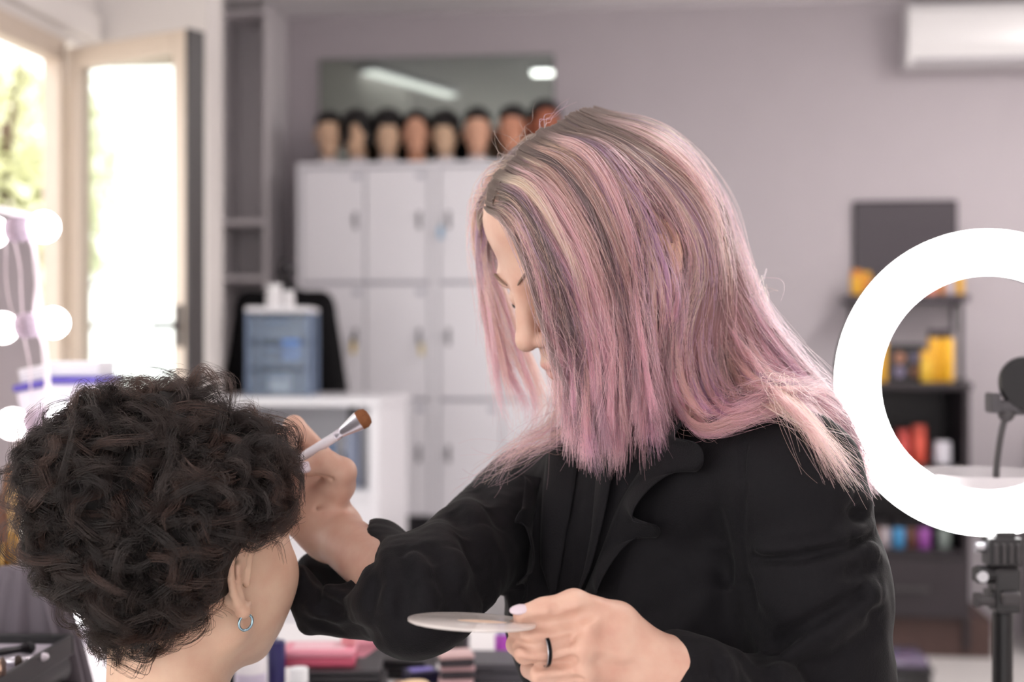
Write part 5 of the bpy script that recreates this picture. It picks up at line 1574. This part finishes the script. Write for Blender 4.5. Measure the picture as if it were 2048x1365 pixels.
wisp = [
    [(1080, 640, 1.49), (1105, 770, 1.47), (1090, 850, 1.44), (1030, 895, 1.43), (960, 955, 1.43), (925, 985, 1.43)],
    [(1095, 640, 1.48), (1125, 770, 1.45), (1120, 850, 1.42), (1060, 885, 1.41), (990, 930, 1.41), (950, 970, 1.41)],
    [(1120, 640, 1.46), (1150, 770, 1.42), (1160, 850, 1.39), (1120, 890, 1.39), (1060, 920, 1.40), (1010, 985, 1.40)],
]
shoulder = [
    [(1400, 640, 1.42), (1480, 750, 1.39), (1540, 800, .02), (1600, 845, .010), (1640, 900, .010), (1668, 960, .010)],
    [(1420, 640, 1.43), (1500, 745, 1.40), (1570, 800, .02), (1640, 870, .012), (1690, 930, .012), (1735, 990, .012)],
    [(1440, 640, 1.44), (1530, 740, 1.41), (1610, 800, 1.37), (1680, 880, 1.35), (1725, 950, 1.345), (1762, 990, 1.34)],
]
under = [
    [(1290, 560, 1.40), (1262, 680, 1.385), (1245, 790, 1.375), (1225, 900, 1.36)],
    [(1310, 560, 1.40), (1300, 680, 1.39), (1300, 790, 1.375), (1300, 890, 1.35)],
    [(1340, 580, 1.40), (1335, 690, 1.395), (1345, 790, 1.38), (1400, 860, .008)],
    [(1400, 600, 1.41), (1400, 700, 1.41), (1430, 790, 1.39), (1500, 825, .008)],
]
sheet(near, 15000, 58, .016, 11, pink=.55)
sheet(near, 4500, 26, .024, 17, pink=.5, clump=.92, rootdark=.15)
mid = [
    [(1086, 268, h), (1180, 330, h), (1248, 430, h), (1280, 540, .012), (1288, 660, 1.345), (1298, 780, 1.34), (1322, 880, .010)],
    [(1098, 262, h), (1200, 322, h), (1270, 420, h), (1306, 500, .012), (1328, 590, .026), (1312, 720, 1.375), (1325, 850, 1.35)],
    [(1110, 256, h), (1220, 318, h), (1296, 410, h), (1334, 478, .008), (1350, 590, .022), (1325, 720, 1.375), (1345, 840, 1.355)],
    [(1124, 248, h), (1240, 315, h), (1328, 425, h), (1362, 520, .010), (1352, 640, 1.375), (1340, 770, 1.36), (1390, 862, .010)],
]
sheet(mid, 7000, 28, .012, 31, pink=.6, rootdark=.35)
sheet(back, 19000, 60, .016, 12, pink=.5, rootdark=.3)
sheet(back, 3500, 24, .022, 19, pink=.55, clump=.9, rootdark=.22)
sheet(far, 1250, 40, .014, 13, tone_shift=1, pink=.22, fly=.05, rootdark=.2)
topf = [
    [(1000, 412, h), (986, 424, 1.378), (974, 438, 1.39), (968, 480, 1.44), (966, 540, 1.455), (976, 640, 1.475)],
    [(1004, 390, h), (984, 402, 1.378), (970, 425, 1.395), (964, 470, 1.45), (964, 540, 1.465), (978, 650, 1.485)],
    [(1016, 362, h), (990, 375, 1.385), (972, 405, 1.405), (965, 460, 1.465), (966, 540, 1.48), (990, 660, 1.49)],
    [(1036, 330, h), (1008, 345, 1.40), (986, 380, 1.455), (970, 450, 1.48), (970, 540, 1.495), (1000, 660, 1.50)],
    [(1060, 300, h), (1035, 312, 1.44), (1008, 345, 1.465), (984, 420, 1.49), (980, 520, 1.51), (1010, 660, 1.51)],
    [(1090, 272, h), (1062, 285, 1.45), (1035, 315, 1.48), (1010, 400, 1.51), (1000, 500, 1.52), (1030, 660, 1.52)],
]
sheet(topf, 1700, 34, .008, 33, pink=.1, rootdark=.55, fly=.01, minlen=.6)
sheet(wisp, 230, 20, .012, 14, tone_shift=1, rootdark=.1, pink=.25, fly=.15, jit=.006, end_flare=.008)
sheet(shoulder, 1500, 26, .008, 15, tone_shift=1, rootdark=.05, pink=.15, fly=.1, jit=.004, end_flare=.008)
sheet(under, 3500, 40, .012, 16, pink=.3, rootdark=.9, clump=.6)
# loose single hairs at the crown
ww = [[(1060, 300, .014), (1015, 270, 1.40), (1000, 240, 1.40), (1004, 208, 1.40)], [(1040, 320, .014), (1000, 330, 1.39), (985, 280, 1.39), (1010, 235, 1.39)],
      [(1015, 350, .014), (985, 318, 1.39), (978, 285, 1.39), (990, 262, 1.39)], [(1090, 268, .014), (1120, 225, 1.41), (1150, 205, 1.41), (1180, 195, 1.41)], [(985, 400, .014), (962, 430, 1.41), (950, 436, 1.41), (944, 432, 1.41)]]
sheet(ww, 16, 14, .02, 21, pink=.0, clump=.0, fly=.0, jit=.003, rootdark=.4, end_flare=.004)
ww2 = [[(1400, 420, 1.44), (1450, 480, 1.43), (1500, 560, 1.42), (1522, 540, 1.42)], [(1460, 540, 1.44), (1520, 610, 1.43), (1530, 570, 1.42), (1528, 640, 1.42)], [(1380, 380, 1.44), (1440, 470, 1.44), (1480, 540, 1.44), (1540, 660, 1.44)]]
sheet(ww2, 16, 14, .015, 22, pink=.0, clump=.0, fly=.2, jit=.004, rootdark=.3, end_flare=.01)

def hair_bsdf(name, shine=.14, translucent=.42, rough=.28, fibre=.42):
    m = bpy.data.materials.new(name); m.use_nodes = True
    nt = m.node_tree; nt.nodes.clear()
    o = nt.nodes.new('ShaderNodeOutputMaterial')
    a = nt.nodes.new('ShaderNodeAttribute'); a.attribute_name = 'tint'
    d = nt.nodes.new('ShaderNodeBsdfDiffuse'); t = nt.nodes.new('ShaderNodeBsdfTranslucent')
    h_ = nt.nodes.new('ShaderNodeBsdfHair'); h_.component = 'Reflection'
    h_.inputs['Offset'].default_value = R(3); h_.inputs['RoughnessU'].default_value = rough; h_.inputs['RoughnessV'].default_value = .8
    m1 = nt.nodes.new('ShaderNodeMixShader'); m2 = nt.nodes.new('ShaderNodeMixShader')
    m1.inputs[0].default_value = translucent; m2.inputs[0].default_value = shine
    nt.links.new(a.outputs['Color'], d.inputs['Color']); nt.links.new(a.outputs['Color'], t.inputs['Color'])
    nt.links.new(d.outputs[0], m1.inputs[1]); nt.links.new(t.outputs[0], m1.inputs[2])
    nt.links.new(m1.outputs[0], m2.inputs[1]); nt.links.new(h_.outputs[0], m2.inputs[2])
    p_ = nt.nodes.new('ShaderNodeBsdfHairPrincipled'); p_.parametrization = 'COLOR'
    p_.inputs['Roughness'].default_value = .34; p_.inputs['Radial Roughness'].default_value = .5; p_.inputs['IOR'].default_value = 1.4
    nt.links.new(a.outputs['Color'], p_.inputs['Color'])
    m3 = nt.nodes.new('ShaderNodeMixShader'); m3.inputs[0].default_value = fibre
    nt.links.new(m2.outputs[0], m3.inputs[1]); nt.links.new(p_.outputs[0], m3.inputs[2])
    nt.links.new(m3.outputs[0], o.inputs[0])
    return m
M_hair = hair_bsdf('dyed_pink_hair')
hp_ = Body()
hp_.ell(WH(-.010, 0, .056), np.array([.100, .0795, .0905]) * 1.03, hx_, .012)
hp_.limb(A(1360, 470, 1.43), A(1420, 640, 1.43), .052, .042, .04).limb(A(1420, 640, 1.43), A(1530, 770, 1.40), .042, .026, .03)
hp_.limb(A(1335, 610, 1.41), A(1340, 780, 1.385), .04, .034, .03)
hp_.limb(A(1220, 480, 1.38), A(1240, 700, 1.375), .022, .024, .03).limb(A(1240, 700, 1.375), A(1235, 840, 1.36), .024, .018, .03)
hp_.ell(WH(.125, 0.0, .008), np.array([.062, .085, .074]) * 1.03, hx_, .015, '-')
hp_.ell(WH(-.002, .088, -.005), np.array([.022, .02, .036]) * 1.03, hx_, .01, '-')
hv, hq = hp_.mesh(.004)
h_me = mesh_from('hair', hv, hq)
hz = sm(1.62, 1.30, hv[:, 2])
hc_ = (ROOT * .8)[None] * (1 - hz[:, None]) + (LIN(150, 108, 112) * .8)[None] * hz[:, None]
hc_ = hc_ * (1 + .25 * vnoise(hv * np.array([1, 1, .25]), 260, 8))[:, None]
at = h_me.attributes.new('tint', 'FLOAT_COLOR', 'POINT')
at.data.foreach_set('color', np.concatenate([hc_.clip(0.01, 1), np.ones((len(hc_), 1))], 1).astype(np.float32).ravel())
hair_obj = link('hair', h_me, hair_mat('hair_mass', .6, .2), woman)
hair_obj['label'] = 'long straight hair dyed dusty pink with darker roots'
so = hair_curves('hair_strands', np.concatenate(PATHS), np.concatenate(RADS), np.concatenate(COLS), M_hair, hair_obj)
so['kind'] = 'stuff'
# ================================================================ the seated woman with dark curls, seen from behind
CF = Frame((0, 0, 0), R(55), R(-4), 0, 1.0)
CF.C = A(482, 1160, 1.25) - CF(-.012, -.0785, .004)
cb2 = Body()
CNB = np.array([-.312, 1.285, 1.03])
head_prims(cb2, CF, ears=(-1, 1), neck=CNB, full=True)
cs_ = np.array([-CF.L[0], -CF.L[1], 0])          # towards her right
cs_ = cs_ / np.linalg.norm(cs_)
cf_ = np.array([CF.F[0], CF.F[1], 0]); cf_ /= np.linalg.norm(cf_)
cshR = CNB + cs_ * .165 + [0, 0, -.085]; cshL = CNB - cs_ * .165 + [0, 0, -.085]
for sh in (cshR, cshL):
    cb2.limb(CNB + [0, 0, -.03], sh, .05, .042, .035)
ctor = CNB + [0, 0, -.24] + .0 * cf_
cb2.ell(ctor, (.15, .1, .2), [cs_, cf_, UPZ], .05)
cv, cq = cb2.mesh(.0022)
c_me = mesh_from('person', cv, cq)
lip_attr(c_me, CF)
M_skin2 = bpy.data.materials.new('skin_pale'); M_skin2.use_nodes = True
skin_nodes(M_skin2, srgb(218, 184, 160), srgb(208, 166, 144), None)
client = link('person', c_me, M_skin2)
tag(client, 'seated woman with short dark curly hair and a hoop earring, seen from behind', 'person')
# olive top
ct = Body()
ct.ell(ctor, (.168, .118, .2), [cs_, cf_, UPZ], .05)
for sh in (cshR, cshL):
    ct.limb(CNB + [0, 0, -.075], sh + [0, 0, -.006], .052, .052, .03)
    el = sh + (sh - CNB) * .15 + cf_ * .05 + [0, 0, -.26]
    ct.limb(sh, el, .052, .046, .03)
    ct.limb(el, el + cf_ * .2 + [0, 0, -.03] - (sh - CNB) * .5, .044, .034, .02)
ct.limb(ctor, ctor + [0, 0, -.28], .13, .13, .05)
ct.limb(CNB + [0, 0, .1], CNB + [0, 0, -.06], .057, .066, .008, '-')
ct.limb(CNB + [0, 0, .03], CNB + [0, 0, -.09], .066, .085, .02)
ct.limb(CNB + [0, 0, .1], CNB + [0, 0, -.06], .061, .061, .004, '-')
_pn = cf_ * .55 - cs_ * .15 + UPZ; _pn /= np.linalg.norm(_pn); _pc = CNB + [0, 0, .022]
ct.custom(lambda p: -((p - _pc) @ _pn), CNB + [0, 0, .08], .2, .003, '-')
ct.custom(lambda p: .002 * vnoise(p, 55, 9), (0, 1.3, 1), 5, 0, 'd')
M_olive = mat('olive_print_cloth', srgb(104, 116, 84), .8, var=.35, scale=26)
soft('top', ct, .007, M_olive, client)
part('collar_edge', mat('olive_collar', srgb(128, 146, 104), .8), client, lambda bm: tube(bm, [CNB + [0, 0, .022] + .066 * (math.cos(a) * cs_ + math.sin(a) * cf_) + np.array([0, 0, -.55 * .066 * math.sin(a) + .15 * .066 * math.cos(a)]) for a in np.linspace(0, 6.283, 22)], .003, 8, 2), smooth=180)
tj = Body()
hipc = ctor + [0, 0, -.30]
for s in (1, -1):
    hp2 = hipc + cs_ * .08 * s; kn2 = hp2 + cf_ * .40 + cs_ * .03 * s + [0, 0, .03]; an2 = np.array([kn2[0] + cf_[0] * .02, kn2[1] + cf_[1] * .02, .1])
    tj.limb(hp2, kn2, .08, .058, .04).limb(kn2, an2, .058, .04, .02)
    tj.limb([an2[0], an2[1], .06], [an2[0] + cf_[0] * .14, an2[1] + cf_[1] * .14, .035], .042, .032, .02)
soft('trousers', tj, .012, mat('dark_denim', srgb(44, 48, 62), .8), client)
# hoop earring
ear = CF(-.0125, -.0825, -.0275)
er = empty('hoop_earring', ear - np.array([0, 0, .006]))
tag(er, 'small silver blue hoop earring in the ear of the dark haired woman', 'earring')
part('hoop', mat('pale_blue_silver', srgb(160, 190, 205), .2, .8), er, lambda bm: tube(bm, [0.0068 * (math.sin(a) * np.array([.75, .62, .1]) + math.cos(a) * UPZ) for a in np.linspace(.55, 5.75, 26)], .0012, 8, 2), smooth=180)
part('clasp', M_chrome, er, lambda bm: bmesh.ops.create_uvsphere(bm, u_segments=10, v_segments=8, radius=.0014, matrix=Matrix.Translation(0.0068 * (math.sin(.55) * np.array([.75, .62, .1]) + math.cos(.55) * UPZ))), smooth=180)
# chair
sz_ = hipc[2] - .085
chr_ = wthing('makeup_chair', hipc[0], hipc[1], 0, 'black make-up chair under the seated dark haired woman', 'chair', rz=R(42))
part('seat', M_black, chr_, lambda bm: b2(bm, -.2, .22, -.21, .21, sz_ - .06, sz_, .02), smooth=40)
part('backrest', M_black, chr_, lambda bm: b2(bm, -.23, -.18, -.2, .2, sz_ + .08, sz_ + .36, .02), smooth=40)
part('back_support', M_dark, chr_, lambda bm: b2(bm, -.225, -.205, -.03, .03, sz_ - .04, sz_ + .1, .004))
part('stem', M_chrome, chr_, lambda bm: cyl(bm, (0, 0, .04), (0, 0, sz_ - .06), .03, seg=20), smooth=40)
part('base', M_chrome, chr_, lambda bm: lathe(bm, [(0, 0), (.24, 0), (.24, .012), (.05, .04), (0, .04)], 32), smooth=40)

# ---- her curly hair
DK = LIN(20, 15, 15)
cc = CF(-.004, 0, .05) + np.array([-.033, -.004, .019])
ch = Body()
ch.ell(cc, (.100, .098, .100), None, .02)
ch.limb(A(300, 1110, 1.25), A(265, 1220, 1.275), .056, .034, .04)
ch.limb(A(350, 1100, 1.24), A(320, 1200, 1.25), .046, .026, .04)
ch.limb(A(420, 1010, 1.225), A(415, 1085, 1.225), .042, .028, .04)
ch.limb(A(470, 935, 1.28), A(498, 985, 1.30), .038, .028, .03)
ch.limb(A(250, 1220, 1.28), A(226, 1290, 1.285), .026, .009, .02)
ch.ell(A(562, 1190, 1.22), (.050, .16, .046), None, .012, '-')
ch.ell(CF(.125, 0, -.03), (.075, .09, .085), CF.ax(), .01, '-')
ch.custom(lambda p: .006 * vnoise(p, 75, 4), (0, 1.3, 1.2), 5, 0, 'd')
chv, chq = ch.mesh(.004)
ch_me = mesh_from('hair', chv, chq)
chc = DK[None] * .8 * (1 + .4 * vnoise(chv, 120, 2))[:, None]
at = ch_me.attributes.new('tint', 'FLOAT_COLOR', 'POINT')
at.data.foreach_set('color', np.concatenate([chc.clip(.003, 1), np.ones((len(chc), 1))], 1).astype(np.float32).ravel())
chair_o = link('hair', ch_me, hair_mat('dark_hair_mass', .6, .2), client)
chair_o['label'] = 'short tousled curls, almost black with brown lights'
r = np.random.default_rng(5)
NC, NS, K = 1150, 36, 18
idx = r.choice(len(chv), NC, replace=False)
root = chv[idx]
def grad(b, p, e=.002):
    g = np.stack([b.eval(p + np.eye(3)[i] * e) - b.eval(p - np.eye(3)[i] * e) for i in range(3)], -1)
    return g / (np.linalg.norm(g, axis=1)[:, None] + 1e-9)
nrm = grad(ch, root)
crown = np.array(P(300, 800, 1.29))
flow = root - crown; flow[:, 2] -= .03
flow = flow - (flow * nrm).sum(1)[:, None] * nrm
flow /= np.linalg.norm(flow, axis=1)[:, None] + 1e-9
side = np.cross(nrm, flow)
ang = r.normal(0, .75, NC)
lowz = sm(1.16, 1.06, root[:, 2])            # towards the nape: short and lying flat
ang *= 1 - .7 * lowz
d0 = flow * np.cos(ang)[:, None] + side * np.sin(ang)[:, None]
s1 = np.cross(nrm, d0)
Lc = r.uniform(.04, .075, NC) * (1 - .45 * lowz)
amp = r.uniform(.003, .009, NC) * (1 - .75 * lowz)
wl = r.uniform(1.0, 2.2, NC); ph = r.uniform(0, 6.28, NC)
flick = r.uniform(-.2, .55, NC) * (1 - .7 * lowz)
turn = r.normal(0, .9, NC) * (1 - .6 * lowz)
paths = np.zeros((NC, NS, K, 3)); rad = np.zeros((NC, NS, K)); col = np.zeros((NC, NS, K, 3))
offs = r.normal(0, 1, (NC, NS, 3)); lj = r.uniform(.72, 1.08, (NC, NS)); pj = r.normal(0, .35, (NC, NS))
tonec = np.where(r.uniform(size=(NC, 1)) < .22, LIN(60, 41, 35)[None], np.where(r.uniform(size=(NC, 1)) < .4, LIN(42, 31, 28)[None], LIN(28, 21, 20)[None]))
for j in range(K):
    s = j / (K - 1)
    sl = s * lj                                                     # (NC, NS)
    a = turn[:, None] * sl
    dirn = d0[:, None] * np.cos(a)[..., None] + s1[:, None] * np.sin(a)[..., None]
    w = ph[:, None] + pj + 6.28 * wl[:, None] * sl
    curl = amp[:, None] * np.clip(sl * 3, 0, 1)
    p = root[:, None] - nrm[:, None] * .010 + dirn * (Lc[:, None] * sl)[..., None]
    bend = (.016 * np.sin(np.clip(sl, 0, 1) * 2.4) + flick[:, None] * .022 * sl ** 2 - .012 * sl ** 3)
    p = p + nrm[:, None] * bend[..., None] + s1[:, None] * (curl * np.sin(w))[..., None] + nrm[:, None] * (curl * np.cos(w) * .8)[..., None]
    p = p + offs * (.0030 * (1 - .6 * s) + .0010 * s)
    paths[:, :, j] = p
    rad[:, :, j] = .00024 * (1 - .7 * s)
    col[:, :, j] = tonec[:, None] * (1 + .12 * offs[..., :1])
paths = paths.reshape(-1, K, 3)
# keep curls clear of the ear and cheek
tipd = paths[:, -1]; mid = paths[:, K // 2]
lq = CF.local(mid); lt = CF.local(tipd)
keep = ~(((lt[:, 0] > -.04) & (lt[:, 2] < .022) & (lt[:, 1] < .02)) | ((lq[:, 0] > -.035) & (lq[:, 2] < .028) & (lq[:, 1] < .02)) | (lt[:, 0] > .165))
pu = 1024 + FPX * tipd[:, 0] / tipd[:, 1]; pv = 682.5 - FPX * (tipd[:, 2] - CAMZ) / tipd[:, 1]
for jj in range(4, K, 2):
    pj_ = paths[:, jj]
    uu = 1024 + FPX * pj_[:, 0] / pj_[:, 1]; vv = 682.5 - FPX * (pj_[:, 2] - CAMZ) / pj_[:, 1]
    keep &= ~((((uu - 497) / 52) ** 2 + ((vv - 1172) / 68) ** 2 < 1) & (pj_[:, 1] < 1.31))
keep &= ~(pu > 612)
keep &= ~(pv > 1338 - np.clip(pu - 215, 0, 400) * .42) & ~((pu < 215) & (pv > 1338 - (215 - pu) * 1.1))
cs2 = hair_curves('hair_strands', paths[keep], rad.reshape(-1, K)[keep], col.reshape(-1, K, 3)[keep].clip(.004, .9), hair_bsdf('dark_curly_hair', .04, .15, .3, .25), chair_o)
cs2['kind'] = 'stuff'
